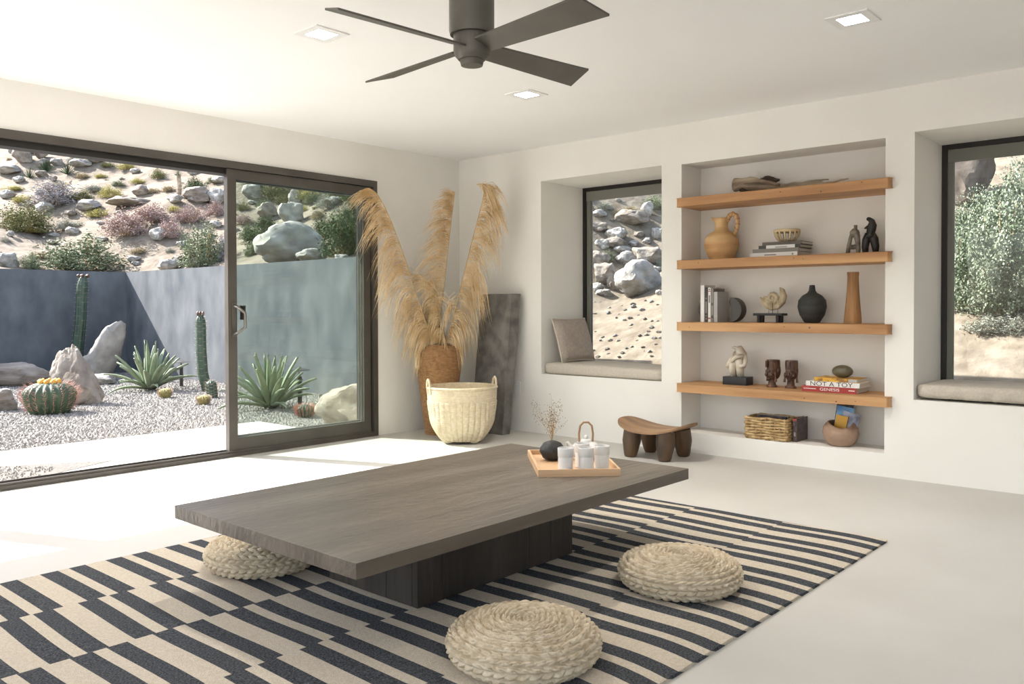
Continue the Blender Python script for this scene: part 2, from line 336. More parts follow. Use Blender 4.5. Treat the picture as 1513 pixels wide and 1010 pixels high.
gw = MB().box(7.05, 7.25, 6.3, 16.0, -.1, 1.83); struct(gw.build('wall_garden_side', 'gwall'))
struct(MB().box(-6, 4.85, YO, 7.88, -.12, -.045).build('patio', 'patio'))
struct(MB().box(-13, XL-.2, -14, YO, -.12, -.045).box(XL-.2, XO, -14, YR-.2, -.12, -.045).build('added_bounce_slab', 'patio'))  # unseen pale slabs, added to bounce sunlight into the room
struct(MB().add([(1.0, 7.12, -.042), (1.0, 6.4, -.042), (2.15, 6.42, -.042), (2.85, 6.72, -.042), (2.2, 7.12, -.042)], [(0, 1, 2, 3, 4)]).build('gravel_bed_by_door', 'gravel'))
struct(MB().box(-6, 7.05, 7.88, 16.0, -.12, -.06).box(4.85, 7.05, YO, 7.88, -.12, -.06).build('gravel_bed', 'gravel'))
rr = random.Random(3); gb = MB()
def chip(x, y, z, s):
    q = rr.random()*PI; c, n = math.cos(q)*s, math.sin(q)*s; k = rr.uniform(.6, 1)
    gb.add([(x+c, y+n, z), (x-n*k, y+c*k, z), (x-c, y-n, z), (x+n*k, y-c*k, z), (x+rr.uniform(-.3, .3)*s, y+rr.uniform(-.3, .3)*s, z+s*rr.uniform(.5, .9))], [(0, 1, 4), (1, 2, 4), (2, 3, 4), (3, 0, 4)])
n = 0
while n < 26000:
    y = 7.88+8.1*rr.random()**1.5; x = rr.uniform(1.9, 7.03)
    if x < y*.28 or (y < 7.9 and x < 4.9): continue
    chip(x, y, -.062, rr.uniform(.012, .03)); n += 1
for _ in range(2500): chip(rr.uniform(4.87, 7.0), rr.uniform(6.2, 7.9), -.062, rr.uniform(.01, .025))
for _ in range(1500):
    y = rr.uniform(6.42, 7.1); chip(rr.uniform(1.1, 2.15+.9*max(0, .35-abs(y-6.75))), y, -.044, rr.uniform(.008, .018))
g = gb.build('gravel', 'stonechip'); tag(g, 'pale crushed gravel spread over the walled cactus garden', 'gravel'); g['kind'] = 'stuff'

# ------------------------------------------------------------------ rocks, shrubs
def rockmesh(seed, amp=.35, cut=.35, sub=4):
    bm = bmesh.new(); bmesh.ops.create_icosphere(bm, subdivisions=sub, radius=1); o = Vector((seed*5.1, seed*2.7, seed*9.3))
    rng = random.Random(seed); planes = [(Vector((rng.gauss(0, 1), rng.gauss(0, 1), rng.gauss(0, .8))).normalized(), rng.uniform(.55, .85)) for _ in range(7)]
    for v in bm.verts:
        p = v.co.copy()
        for nrm, dd in planes:
            e = p.dot(nrm)-dd
            if e > 0: p -= nrm*e*.85
        p *= 1+amp*(.6*mnoise.noise(p*1.1+o)+.3*mnoise.noise(p*2.6+o)+.20*mnoise.noise(p*6+o)+.10*mnoise.noise(p*13+o))
        v.co = p
    me = bpy.data.meshes.new('rock'); bm.to_mesh(me); bm.free(); me.polygons.foreach_set('use_smooth', [True]*len(me.polygons)); me.set_sharp_from_angle(angle=math.radians(35))
    zs = [v.co.z for v in me.vertices]; z0 = min(zs); zr = max(zs)-z0
    for v in me.vertices: v.co.z = (v.co.z-z0)/zr; v.co.x *= .5; v.co.y *= .5
    me.materials.append(M['rock']); return me
ROCKS = [rockmesh(s) for s in range(1, 9)]
def rock(loc, w, d, h, rz, label, m='rock', proto=None, group=None, name='boulder', tilt=(0, 0), sink=.12):
    o = link(name, ROCKS[proto if proto is not None else R.randrange(8)]); o.location = (loc[0], loc[1], loc[2]-h*sink); o.scale = (w, d, h*(1+sink))
    o.rotation_euler = (tilt[0], tilt[1], rz); o.material_slots[0].link = 'OBJECT'; o.material_slots[0].material = M[m]
    return tag(o, label, 'rock', group)
def shrubmesh(seed, n=5200, size=.042, kind='round'):
    rng = random.Random(seed); mb = MB(); base = []
    for i in range(70):
        a = rng.random()*2*PI; e = math.acos(rng.uniform(.02, 1)); r = rng.uniform(.6, 1)
        tip = Vector((math.cos(a)*math.sin(e)*.52*r, math.sin(a)*math.sin(e)*.5*r, math.cos(e)*r*.98+.03)); base.append(tip)
        if i < 26: mb.tube([(tip.x*.1, tip.y*.1, 0), tip*.55, tip*.95], [.012, .008, .003], 3, 1, cap=False)
    for i in range(n):
        t = base[rng.randrange(70)]; k = rng.uniform(.35, 1.03)**.7
        p = t*k+Vector((rng.gauss(0, .05), rng.gauss(0, .05), rng.gauss(0, .05))); p.z = max(p.z, .01)
        q = Vector((rng.gauss(0, 1), rng.gauss(0, 1), rng.gauss(.5, 1))).normalized(); s = q.orthogonal().normalized()
        s = (s*math.cos(rng.random()*6)+q.cross(s)*math.sin(rng.random()*6)).normalized(); L = size*rng.uniform(.6, 1.3); W = L*(.30 if kind == 'round' else .12)
        mb.add([p, p+q*L*.5+s*W, p+q*L, p+q*L*.5-s*W], [(0, 1, 2, 3)])
    me = bpy.data.meshes.new('shrub'); me.from_pydata(mb.v, [], mb.f); me.materials.append(M['leaf_sage']); me.materials.append(M['stem']); me.polygons.foreach_set('material_index', mb.mi); return me
SHR = [shrubmesh(s) for s in (11, 12, 13)]; TWIG = [shrubmesh(s, 2600, .10, 'twig') for s in (21, 22)]; BIG = shrubmesh(31, 30000, .027)
def shrub(loc, w, h, col, label, group=None, proto=None, name='desert_shrub', cat='shrub'):
    o = link(name, proto or (R.choice(TWIG) if col in ('lilac', 'tan') else R.choice(SHR))); o.location = (loc[0], loc[1], loc[2]-.03); o.scale = (w*1.05, w*1.05, h*1.02)
    o.rotation_euler = (0, 0, R.random()*6.28); o.material_slots[0].link = 'OBJECT'; o.material_slots[0].material = M['leaf_'+col]; return tag(o, label, cat, group)
def yuccamesh(seed, n=90):
    rng = random.Random(seed); mb = MB()
    for i in range(n):
        a = rng.random()*6.283; e = rng.uniform(.05, 1.35); d = Vector((math.cos(a)*math.sin(e), math.sin(a)*math.sin(e), math.cos(e))); s = d.orthogonal().normalized()*.022
        mb.add([s*.6, -s*.6, d*.45-s, d*.45+s, d*rng.uniform(.85, 1)], [(0, 1, 2, 3), (3, 2, 4)])
    me = bpy.data.meshes.new('yucca'); me.from_pydata(mb.v, [], mb.f); me.materials.append(M['leaf_dark']); return me
YUC = [yuccamesh(1), yuccamesh(2)]

HILL = 'hillside above the garden wall'
# pixel x, pixel y of the foot, width px, height px
SH = [(35,342,85,50,'olive'),(83,302,80,40,'lilac'),(121,294,36,18,'olive'),(163,291,38,20,'yellow'),(125,398,125,58,'sage'),(45,396,40,27,'sage'),
 (188,347,75,42,'pink'),(224,326,72,30,'pink'),(252,350,40,32,'pink'),(280,327,52,30,'pink'),(318,318,40,24,'pink'),(300,393,80,74,'sage'),(293,396,44,26,'grey'),(328,384,24,45,'lilac'),
 (288,282,42,24,'dark'),(188,250,32,14,'yellow'),(234,263,28,17,'olive'),(160,246,24,10,'olive'),(33,298,30,14,'yellow'),(44,342,44,9,'yellow'),(102,338,46,17,'grey'),(8,358,20,12,'grey'),(147,319,40,14,'yellow'),
 (112,240,30,14,'grey'),(204,270,26,10,'yellow'),(140,282,30,12,'grey'),(258,312,22,12,'yellow'),(60,380,36,12,'tan'),(205,372,30,10,'tan'),(90,276,30,9,'yellow'),(20,281,40,9,'yellow'),(250,282,26,10,'tan'),(315,270,24,12,'sage'),
 (122,262,26,9,'tan'),(176,274,24,10,'sage'),(150,262,22,8,'yellow'),(52,326,24,8,'tan'),(228,284,22,9,'tan'),
 (502,378,72,78,'dark'),(382,360,50,36,'dark'),(522,328,40,42,'dark'),(405,294,46,30,'olive'),(456,294,40,26,'yellow'),(485,306,40,26,'grey'),(372,377,26,24,'sage'),(360,330,30,20,'pink'),(470,322,24,16,'tan'),(412,340,30,12,'tan'),(440,280,40,20,'olive'),(500,290,50,22,'olive'),(375,276,36,14,'sage'),
 (395,336,40,22,'dark'),(368,352,34,26,'sage'),(480,350,44,34,'dark'),(528,372,40,46,'dark'),(520,296,44,26,'dark'),(462,300,34,20,'sage'),(420,300,34,16,'olive'),(390,306,30,16,'sage'),(505,340,44,34,'sage'),(448,312,26,12,'yellow'),(412,284,34,14,'sage'),(475,282,40,16,'sage'),(360,310,26,16,'olive')]
LB = dict(olive='rounded olive green shrub on the hillside above the garden wall', lilac='leafless grey lilac twiggy shrub on the hillside above the garden wall', yellow='low yellow green grass clump on the hillside above the garden wall',
 sage='sage green desert bush on the hillside above the garden wall', pink='dusty pink desert shrub on the hillside above the garden wall', grey='small grey green shrub on the hillside above the garden wall',
 dark='dark green leafy bush on the hillside above the garden wall', tan='dry straw coloured grass tuft on the hillside above the garden wall')
OWN = {0: 'large rounded olive bush above the yellow flowers on the hillside', 1: 'wide bare grey lilac shrub behind the large olive bush', 2: 'small olive shrub touching the wide bare lilac shrub', 4: 'broad sage bush growing right behind the shaded blue garden wall', 5: 'smaller sage bush touching the broad sage bush behind the wall',
 6: 'widest dusty pink shrub, lowest of the pink clump', 7: 'dusty pink shrub directly uphill of the widest pink shrub', 8: 'dusty pink shrub beside the round pale stone', 9: 'dusty pink shrub just below the paired granite boulders', 10: 'smallest dusty pink shrub at the end of the pink clump',
 11: 'tall sage bush rising over the sunlit grey garden wall', 12: 'pale grey low bush in front of the tall sage bush', 13: 'grey lilac twigs standing beside the tall sage bush', 14: 'dark green bush next to the joshua tree', 3: 'rounded yellow green bush uphill of the long flat slab',
 38: 'large dark green bush beside the largest boulder above the wall', 39: 'dark green bush on the far side of the largest boulder', 40: 'dark green bush uphill behind the large dark green bush', 19: 'strip of yellow flowers at the foot of the large olive bush'}
for i, (x, y, w, h, col) in enumerate(SH):
    p = hit(x, y)
    if p is None: continue
    k = pxm(p); shrub(p, w/k, h/k, col, OWN.get(i, LB[col]), col+' shrubs on the hillside above the garden wall')
for x, y, w, h in ((68,254,30,24),(100,258,32,24),(44,263,28,18)):
    p = hit(x, y); k = pxm(p); o = link('yucca', R.choice(YUC)); o.location = p; o.scale = (w/k*.55,)*2+(h/k,); tag(o, 'dark spiky yucca clump near the hilltop boulders above the garden', 'yucca', 'yuccas near the hilltop')
p = hit(264, 291); k = pxm(p)
jt = thing('joshua_tree', 'thin joshua tree with shaggy trunk and spiky crown on the hillside', 'tree', p)
part('trunk', MB().tube([(0, 0, -.1), (.02, 0, 20/k), (0, 0, 32/k)], [4/k, 3.4/k, 3/k], 8), 'drift', jt)
o = link('crown', YUC[0], jt, (0, 0, 30/k)); o.scale = (9/k, 9/k, 16/k)
RK = [(35,240,30,22,'rock'),(48,226,46,15,'rock'),(25,229,22,12,'rockpale'),(62,233,20,18,'rock'),(14,256,36,12,'rockpale'),(131,310,38,14,'rockpale'),(66,313,30,14,'rockpale'),(194,304,60,11,'rock'),(293,298,44,20,'rock'),(321,300,32,20,'rockpale'),(258,299,24,11,'rockpale'),(290,299,22,9,'rockpale'),
 (234,354,27,17,'rockpale'),(208,288,24,14,'rock'),(254,399,40,16,'rockpale'),(12,395,30,20,'rockpale'),(10,293,24,12,'rockpale'),(120,246,30,10,'rockpale'),(140,240,26,10,'rock'),(175,298,20,8,'rockpale'),(325,270,26,9,'rockpale'),(150,356,18,6,'rockpale'),(80,350,16,6,'rockpale'),
 (85,244,18,9,'rockpale'),(200,256,16,7,'rockpale'),(105,318,18,7,'rock'),(270,364,18,8,'rockpale'),(176,318,16,7,'rock'),
 (431,331,36,30,'rockpale'),(435,302,17,22,'rockpale'),(374,293,30,19,'rockpale'),(394,321,26,21,'rock'),(492,302,26,11,'rockpale'),(460,386,40,18,'rockpale'),(468,320,14,9,'rockpale'),(372,302,12,6,'rockpale'),(505,386,24,10,'rockpale')]
def place_rock(x, y, w, h, m, label, group):
    p = hit(x, y)
    if p is None: return
    k = pxm(p); rock(p, w/k*1.1, w/k*.9, h/k*1.1, R.uniform(-.5, .5)+YAW-PI/2, label, m, group=group)
ROWN = {0: 'tall brown boulder in the hilltop outcrop', 1: 'wide flat boulder crowning the hilltop outcrop', 4: 'pale flat boulder below the hilltop outcrop', 7: 'long flat brown slab uphill of the pink shrubs', 8: 'larger of the paired granite boulders below the joshua tree', 9: 'paler of the paired granite boulders below the joshua tree',
 12: 'round pale stone beside the pink shrubs', 14: 'pale boulder peeking over the wall before the tall sage bush', 15: 'pale boulder peeking over the shaded blue garden wall', 5: 'pale boulder between the lilac shrub and the flat slab', 28: 'tilted pale boulder uphill of the largest boulder', 33: 'pale boulder wedged at the foot of the largest boulder'}
for i, (x, y, w, h, m) in enumerate(RK):
    place_rock(x, y, w, h, m, ROWN.get(i) or {'rock': 'brown granite boulder', 'rockpale': 'pale grey granite boulder'}[m]+' among shrubs on the hillside above the garden wall', m+' boulders on the hillside')
place_rock(427, 388, 94, 56, 'rockpale', 'largest rounded granite boulder seen through the sliding glass above the garden wall', None)
rs = random.Random(17)
def taken(p, r): return any(math.hypot(o.location.x-p[0], o.location.y-p[1]) < r+.42*max(o.scale.x, o.scale.y) for o in C.objects if o.name.startswith(('desert_shrub', 'boulder', 'yucca')))
for i in range(260):
    x, y = rs.uniform(0, 545), rs.uniform(226, 392)
    p = hit(x, y)
    if p is None or p[1] < 8 or taken(p, 9/pxm(p)): continue
    k = pxm(p); q = rs.random()
    if q < .55:
        c = rs.choice(['yellow', 'tan', 'grey', 'olive', 'tan', 'sage']); w = rs.uniform(8, 20)*(.6+.4*(y-226)/166); shrub(p, w/k, w*rs.uniform(.35, .6)/k, c, LB[c].replace('hillside above', 'slope above') if c in ('tan',) else LB[c], c+' shrubs on the hillside above the garden wall' if c != 'tan' else 'dry tufts on the slope')
    else: w = rs.uniform(7, 20); place_rock(x, y, w, w*rs.uniform(.35, .7), 'rockpale' if q < .8 else 'rock', ('pale grey' if q < .8 else 'brown')+' granite stone, small, scattered on the hillside above the garden wall', ('pale' if q < .8 else 'brown')+' small stones on the hillside')
# slope outside the recessed window
RW = [(957,392,52,26,'rock'),(934,331,48,20,'rock'),(957,319,20,20,'rockpale'),(884,341,28,12,'rock'),(911,353,34,16,'rockpale'),(884,397,30,25,'rock'),(894,418,38,28,'rock'),(926,392,30,20,'rockpale'),(882,430,22,12,'rockpale'),(893,438,24,10,'rockpale'),(907,365,32,14,'rock'),(972,353,20,16,'rockpale'),(909,429,24,22,'rock'),(885,320,20,10,'rockpale'),(920,374,24,10,'rockpale'),(890,368,20,14,'rockpale'),(945,350,18,8,'rock')]
for x, y, w, h, m in RW: place_rock(x, y, w, h, m, {'rock': 'brown', 'rockpale': 'pale'}[m]+' angular boulder on the rocky slope outside the recessed window with pillow', m+' boulders outside the pillow window')
place_rock(943, 435, 62, 48, 'rockpale', 'big smooth white boulder on the slope outside the window with pillow', None)
for x, y, w, h, c in ((893,309,30,16,'grey'),(966,308,36,28,'sage'),(898,383,24,18,'sage'),(975,396,16,20,'grey'),(930,312,26,12,'tan'),(912,316,18,10,'tan')):
    p = hit(x, y); k = pxm(p); shrub(p, w/k, h/k, c, {'grey': 'small grey', 'sage': 'green', 'tan': 'dry straw'}[c]+' shrub between boulders outside the recessed window with pillow', c+' shrubs outside the pillow window')
for i in range(170):
    x, y = rs.uniform(868, 978), rs.uniform(296, 530)
    p = hit(x, y, 6.8)
    if p is None or p[0] < 7.3 or taken(p, 5/pxm(p)): continue
    k = pxm(p); w = rs.uniform(3, 8) if y > 440 else rs.uniform(6, 18); place_rock(x, y, w, w*.6, 'rockpale' if rs.random() < .6 else 'rock', 'small loose stone on the sandy slope outside the recessed window with pillow' if y > 440 else 'fist to head sized stone wedged between boulders outside the window with pillow', 'loose stones outside the pillow window' if y > 440 else 'wedged stones outside the pillow window')
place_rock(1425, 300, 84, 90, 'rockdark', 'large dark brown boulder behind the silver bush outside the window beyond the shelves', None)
for x, y, w, h in ((1480,462,150,190),(1420,440,70,110),(1500,400,120,170),(1440,380,90,110)):
    p = hit(x, y); k = pxm(p); shrub(p, w/k, h/k, 'silver', 'dense silver green bush on the bank outside the window beyond the shelves', 'silver bushes outside the window beyond the shelves', BIG)
for x, y, w, h in ((1462,486,70,30),(1500,492,50,34)):
    p = hit(x, y); k = pxm(p); shrub(p, w/k, h/k, 'grey', 'low dry grey twigs under the silver bush outside the window beyond the shelves', 'dry twigs outside the window beyond the shelves', TWIG[0])

# ------------------------------------------------------------------ garden
GZ = -.06
def rot2(a): return math.cos(a), math.sin(a)
VR = YAW-PI/2                                    # turn so that local x runs along the picture's right
pme = rockmesh(23, .42, sub=5)
for v in pme.vertices:
    z = v.co.z; k = 1.06-.72*max(0, z)**1.25; v.co.x = v.co.x*k*.93+(-.10*z); v.co.y *= k*.62; v.co.z = z*.86-.10
pb = onz(93, 601, GZ)+fw*[1, 1, 0]*.35
tag(link('boulder', pme, None, (pb[0], pb[1], GZ), VR), 'pointed brown boulder standing directly behind the big barrel cactus', 'rock')
rock(onz(20, 569, GZ), 1.55, .7, .36, VR, 'long low boulder lying in front of the shaded blue garden wall', 'rock', 4)
rock(onz(-6, 606, GZ), .62, .45, .26, VR, 'small tan boulder beside the big barrel cactus at the gravel edge', 'rock', 5)
lb = onz(146, 562, GZ); k = pxm(lb)
lo = MB()
def lean(seed, pts, rad):
    ms = MB().tube(pts, rad, 44, 0, True, .62); o = Vector((seed, seed*2, seed*3)); return ms, o
ms, oo = lean(3, [(0, 0, -.1)] + [(-.12+.5*t, .02*t, .95*t) for t in np.linspace(0, 1, 30)], [.26]+[.30-.02*t-.20*t**3 for t in np.linspace(0, 1, 30)])
ms.v = [tuple(Vector(v)*(1+.16*mnoise.noise(Vector(v)*3+oo)+.09*mnoise.noise(Vector(v)*8+oo)+.04*mnoise.noise(Vector(v)*19+oo))) for v in ms.v]
tag(ms.build('boulder', 'rockpale', smooth=True, loc=lb, rz=VR), 'tall pale boulder leaning beside the taller column cactus', 'rock')
rock(onz(150, 567, GZ), .55, .4, .17, VR, 'flat thin slab rock at the foot of the tall leaning boulder', 'rockpale', 6)
rock(onz(516, 634, GZ), .70, .6, .46, VR+.3, 'rough boulder by the patio edge seen through the sliding glass', 'rock', 1)

def column_cactus(px, py, pts, rad, label, ribs=9, name='column_cactus', Yw=None):
    b = onz(px, py, GZ)
    if Yw: b = onY(px, py, Yw); b[2] = GZ
    k = pxm(b); t = thing(name, label, 'cactus', b, VR)
    path = [Vector(((x-px)/k, 0, (py-y)/k)) for x, y in pts]
    sm = []
    for i in range(len(path)-1):
        for q in np.linspace(0, 1, 7)[:-1]: sm.append(path[i].lerp(path[i+1], q))
    sm.append(path[-1]); n = ribs*4; mb = MB(); vs = []; sp = MB(); L = len(sm)
    for i, p in enumerate(sm):
        u = i/(L-1); r0 = rad/k*(1-.12*u)*(.35+.65*min(1, (1-u)*9)**.6)*(.8+.2*min(1, u*6))
        for j in range(n):
            a = 2*PI*j/n; r = r0*(1-.17*(1-abs(math.cos(a*ribs/2)))); vs.append((p.x+r*math.cos(a), p.y+r*math.sin(a), p.z))
            if j % 4 == 0 and (i+j//4) % 2 == 0:
                for da in (-.35, 0, .35): sp.tube([(p.x+r*math.cos(a), p.y+r*math.sin(a), p.z), (p.x+(r+.03)*math.cos(a+da), p.y+(r+.03)*math.sin(a+da), p.z+.012)], [.002, .0008], 3, cap=False)
    mb.add(vs, [(i*n+j, i*n+(j+1) % n, (i+1)*n+(j+1) % n, (i+1)*n+j) for i in range(L-1) for j in range(n)]+[tuple((L-1)*n+j for j in range(n))])
    mb.build('stem', 'cactusdark', t, smooth='all'); s = sp.build('spines', 'spine', t); s['kind'] = 'stuff'
    return t, sm[-1], k
t, tip, k = column_cactus(118, 553, [(118,553),(115,515),(120,470),(122,430),(125,404)], 8.3, 'tallest column cactus with buds on top against shaded blue wall', Yw=15.6)
for a in range(5): MB().blob((tip.x+.08*math.cos(a*1.25), .08*math.sin(a*1.25), tip.z), .03, .03, .035, sub=1).build('bud', 'carved', t, smooth='all')
t, tip, k = column_cactus(305, 578, [(306,578),(300,550),(298,515),(298,485),(297,465)], 8, 'bent column cactus with buds in front of the sunlit grey wall')
for a in range(3): MB().blob((tip.x+.04*math.cos(a*2), .04*math.sin(a*2), tip.z+.02), .02, .02, .04, sub=1).build('bud', 'carved', t, smooth='all')
column_cactus(314, 588, [(314,588),(313,577),(312,562)], 8.5, 'short stubby cactus beside the bent column cactus', 10, 'stubby_cactus')
def barrel(px, py, w, h, ribs, label, m, sm, spl, crown=None, dens=6):
    b = onz(px, py, GZ); k = pxm(b); rad = w/2/k; H = h/k; b = b+fw*[1, 1, 0]*rad*.6; t = thing('barrel_cactus', label, 'cactus', (b[0], b[1], GZ), VR)
    prof = [(rad*(.72+.28*math.sin(min(1, q*1.9)*PI/2)) if q < .55 else rad*math.sqrt(max(0.0, 1-((q-.55)/.45)**2.3))+.01, H*q) for q in np.linspace(0, .985, 16)]
    MB().lathe(prof, ribs*4, lambda i, q, r, z: (r*(1-.14*(1-abs(math.cos(q*ribs/2)))), z)).build('stem', m, t, smooth='all')
    sp = MB(); rng = random.Random(int(px))
    for j in range(ribs):
        a = 2*PI*j/ribs
        for i in range(2, 15):
            r, z = prof[i]
            for _ in range(dens):
                da = rng.gauss(0, .35); dz = rng.gauss(.35, .5); d = Vector((math.cos(a+da), math.sin(a+da), dz)).normalized()*spl*rng.uniform(.5, 1)
                o = Vector((r*math.cos(a), r*math.sin(a), z)); sp.tube([o, o+d*.6, o+d+Vector((0, 0, spl*.1))], [.0026*spl/.1, .0020*spl/.1, .0006], 3, cap=False)
    s = sp.build('spines', sm, t); s['kind'] = 'stuff'
    if crown:
        for j in range(9): MB().blob((rad*.35*math.cos(j*.7), rad*.35*math.sin(j*.7), H*.98), .035, .035, .045, sub=1).build('flower', 'flower', t, smooth='all')
barrel(62, 613, 72, 48, 20, 'big ribbed barrel cactus with red spines and orange flowers', 'cactus', 'redspine', .085, True, 2)
barrel(242, 588, 17, 14, 14, 'small golden barrel cactus next to the silvery agave', 'golden', 'spine', .03)
barrel(299, 598, 17, 14, 14, 'small golden barrel cactus in front of the stubby cactus', 'golden', 'spine', .03)
barrel(449, 617, 24, 19, 16, 'small round cactus with red spines seen through the glass', 'cactus', 'redspine', .045)
def agave(px, py, L, label, seed, n=30):
    b = onz(px, py, GZ); t = thing('agave', label, 'agave', b, VR); rng = random.Random(seed)
    for i in range(n):
        u = i/(n-1); a = i*2.39996+rng.gauss(0, .1); e = .12+1.2*u**1.2+rng.gauss(0, .05); ln = L*rng.uniform(.78, 1.0)*(1-.15*u)
        d = Vector((math.cos(a), math.sin(a), 0)); s = Vector((-math.sin(a), math.cos(a), 0)); vs = []; fs = []
        for q in np.linspace(0, 1, 9):
            ee = e+.22*q*q*u; pos = d*(math.sin(ee)*ln*q+.05)+Vector((0, 0, math.cos(ee)*ln*q+.03)); w = L*.05*(.75+.9*q-1.62*q**3)*(1 if q < .99 else .05)
            nrm = Vector((0, 0, 1))*math.sin(ee)-d*math.cos(ee); vs += [pos-s*w+nrm*w*.45, pos-nrm*.012, pos+s*w+nrm*w*.45]
        for j in range(8): fs += [(3*j, 3*j+1, 3*j+4, 3*j+3), (3*j+1, 3*j+2, 3*j+5, 3*j+4)]
        me = MB().add(vs, fs).mesh('leaf', 'agave', 'all'); o = link('leaf', me, t)
        md = o.modifiers.new('thickness', 'SOLIDIFY'); md.thickness = .012
agave(222, 577, .74, 'silvery agave with sword leaves in front of the wall shadow edge', 5, 34)
agave(400, 604, .72, 'dark green agave with sword leaves seen through the sliding glass', 9, 34)
def pathlight(px, py, h, label):
    b = onz(px, py, GZ); k = pxm(b); t = thing('path_light', label, 'garden light', b, VR); H = h/k
    MB().lathe([(.028, -.02), (.028, H*.78)], 12).build('post', 'lampmetal', t, smooth=True)
    MB().tube([(0, 0, H*.78), (0, 0, H*.97)], .014, 8).build('neck', 'chrome', t, smooth=True)
    MB().lathe([(.03, H*.965), (.13, H*.95), (.135, H*.96), (.05, H), (.012, H*1.02)], 20).build('shade', 'lampmetal', t, smooth=True)
pathlight(268, 571, 38, 'dark mushroom path light next to the silvery agave')
pathlight(443, 598, 54, 'dark mushroom path light seen through the sliding glass')

# ------------------------------------------------------------------ rug
RX0, RX1 = .25, 4.275; RY = [1.345, 1.876, 2.380, 2.887, 3.405, 3.888]
PH = [1.315, 1.33, 1.358, 1.298, 1.335]; PAT = [(.073, 0), (.045, 1), (.070, 0), (.088, 1)]
mb = MB(); T = .012
for c in range(5):
    x = PH[c]-.276*5; ed = []
    while x < RX1:
        for w, m in PAT: ed.append((x, x+w, m)); x += w
    NS = 8
    for a, b, m in ed:
        a, b = max(a, RX0), min(b, RX1)
        if b-a < 1e-4: continue
        def wob(xx, y):
            if xx <= RX0+1e-6 or xx >= RX1-1e-6: return xx
            v = .006*math.sin(y*5+xx*2)
            if c == 0: v -= .03*max(0, 1-(y-RY[0])/.22)**2
            return xx+v
        ysn = [RY[c]+(RY[c+1]-RY[c])*i/NS for i in range(NS+1)]
        vs = [(wob(q, y), y, T+.0015*math.sin(y*9+q*3)) for y in ysn for q in (a, b)]
        mb.add(vs, [(2*i, 2*i+1, 2*i+3, 2*i+2) for i in range(NS)], m)
        if c == 0: mb.add([(a, RY[0], 0), (b, RY[0], 0), (wob(b, RY[0]), RY[0], vs[1][2]), (wob(a, RY[0]), RY[0], vs[0][2])], [(0, 1, 2, 3)], m)
        if c == 4: mb.add([(a, RY[5], 0), (b, RY[5], 0), (b, RY[5], T), (a, RY[5], T)], [(0, 1, 2, 3)], m)
mb.box(RX0, RX1, RY[0]+.002, RY[5]-.002, .0005, .009, 0)
mb.add([(RX1, RY[0], 0), (RX1, RY[5], 0), (RX1, RY[5], T), (RX1, RY[0], T)], [(0, 1, 2, 3)], 0)
rug = mb.build('rug', ['rugdark', 'ruglight']); tag(rug, 'flatweave rug with offset charcoal and cream stripes under the low table', 'rug')

# ------------------------------------------------------------------ low table
TX0, TX1, TY0, TY1, TZ = 1.615, 3.645, 2.08, 3.246, .36; RT = .0145
t = thing('low_table', 'dark oak low table with thick plank top on a boxy base', 'table', (0, 0, 0))
yb = [TY0, TY0+.27, TY0+.60, TY0+.88, TY1]
for a, b in zip(yb, yb[1:]): MB().box(TX0, TX1, a+.0002, b-.0002, TZ-.052, TZ).build('top_plank', 'tablewood', t, bevel=.0014)
bx = [2.12, 2.25, 2.58, 2.77, 2.92, 3.08]; by = [2.362, 2.545, 2.73, 2.912]
for a, b in zip(bx, bx[1:]):
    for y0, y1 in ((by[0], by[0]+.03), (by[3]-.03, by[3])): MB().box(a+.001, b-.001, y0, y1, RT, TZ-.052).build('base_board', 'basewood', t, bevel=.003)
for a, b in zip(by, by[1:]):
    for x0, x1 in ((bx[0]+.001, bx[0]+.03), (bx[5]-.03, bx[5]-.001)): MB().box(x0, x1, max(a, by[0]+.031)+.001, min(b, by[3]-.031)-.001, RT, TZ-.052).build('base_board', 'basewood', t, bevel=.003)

# ------------------------------------------------------------------ poufs
def poufmesh():
    Rr, H, NT = .247, .130, 640; prof = []
    for i in range(231):
        u = i/230
        if u < .60: r = .012+(Rr*.74-.012)*u/.60; z = H-.020*(u/.6)**3-.010*math.exp(-(u/.12)**2)
        else:
            a = (u-.60)/.40*PI*.92; r = Rr*.74+Rr*.26*math.sin(a); z = (H-.020)*.5+(H-.020)*.5*math.cos(a)
        prof.append((r, max(z, .0)))
    cum = [0]
    for (r0, z0), (r1, z1) in zip(prof, prof[1:]): cum.append(cum[-1]+math.hypot(r1-r0, z1-z0))
    def fn(i, q, r, z):
        s = cum[i]; wd = .0135+.0075*min(1, s/.20); kk = int(s/wd); v = s/wd-kk; nl = max(8, int(2*PI*max(r, .03)/.036))
        ph = (q*nl/(2*PI)+(v-.5)*.55*(1 if kk % 2 else -1)+kk*.37) % 1
        hgt = .0155*(math.sin(PI*v)**.55)*(.30+.70*abs(math.sin(PI*ph))**.7)-.006
        i0, i1 = max(0, i-1), min(len(prof)-1, i+1); dr, dz = prof[i1][0]-prof[i0][0], prof[i1][1]-prof[i0][1]; ln = math.hypot(dr, dz) or 1
        return r-dz/ln*hgt-(0), max(0, z+dr/ln*hgt)
    return MB().lathe(prof, NT, fn).mesh('pouf', 'straw', 'all')
pm = poufmesh()
for (x, y), rz, lab in (((2.056, 1.777), .3, 'round braided straw floor pouf by the table base end, half way along rug edge'), ((3.026, 1.768), 2.1, 'round braided straw floor pouf on the rug, closer to wall shelves'), ((2.05, 3.30), 4.0, 'round braided straw floor pouf tucked partly under the table, door side')):
    tag(link('floor_pouf', pm, None, (x, y, RT-.001), rz), lab, 'pouf', 'braided floor poufs')

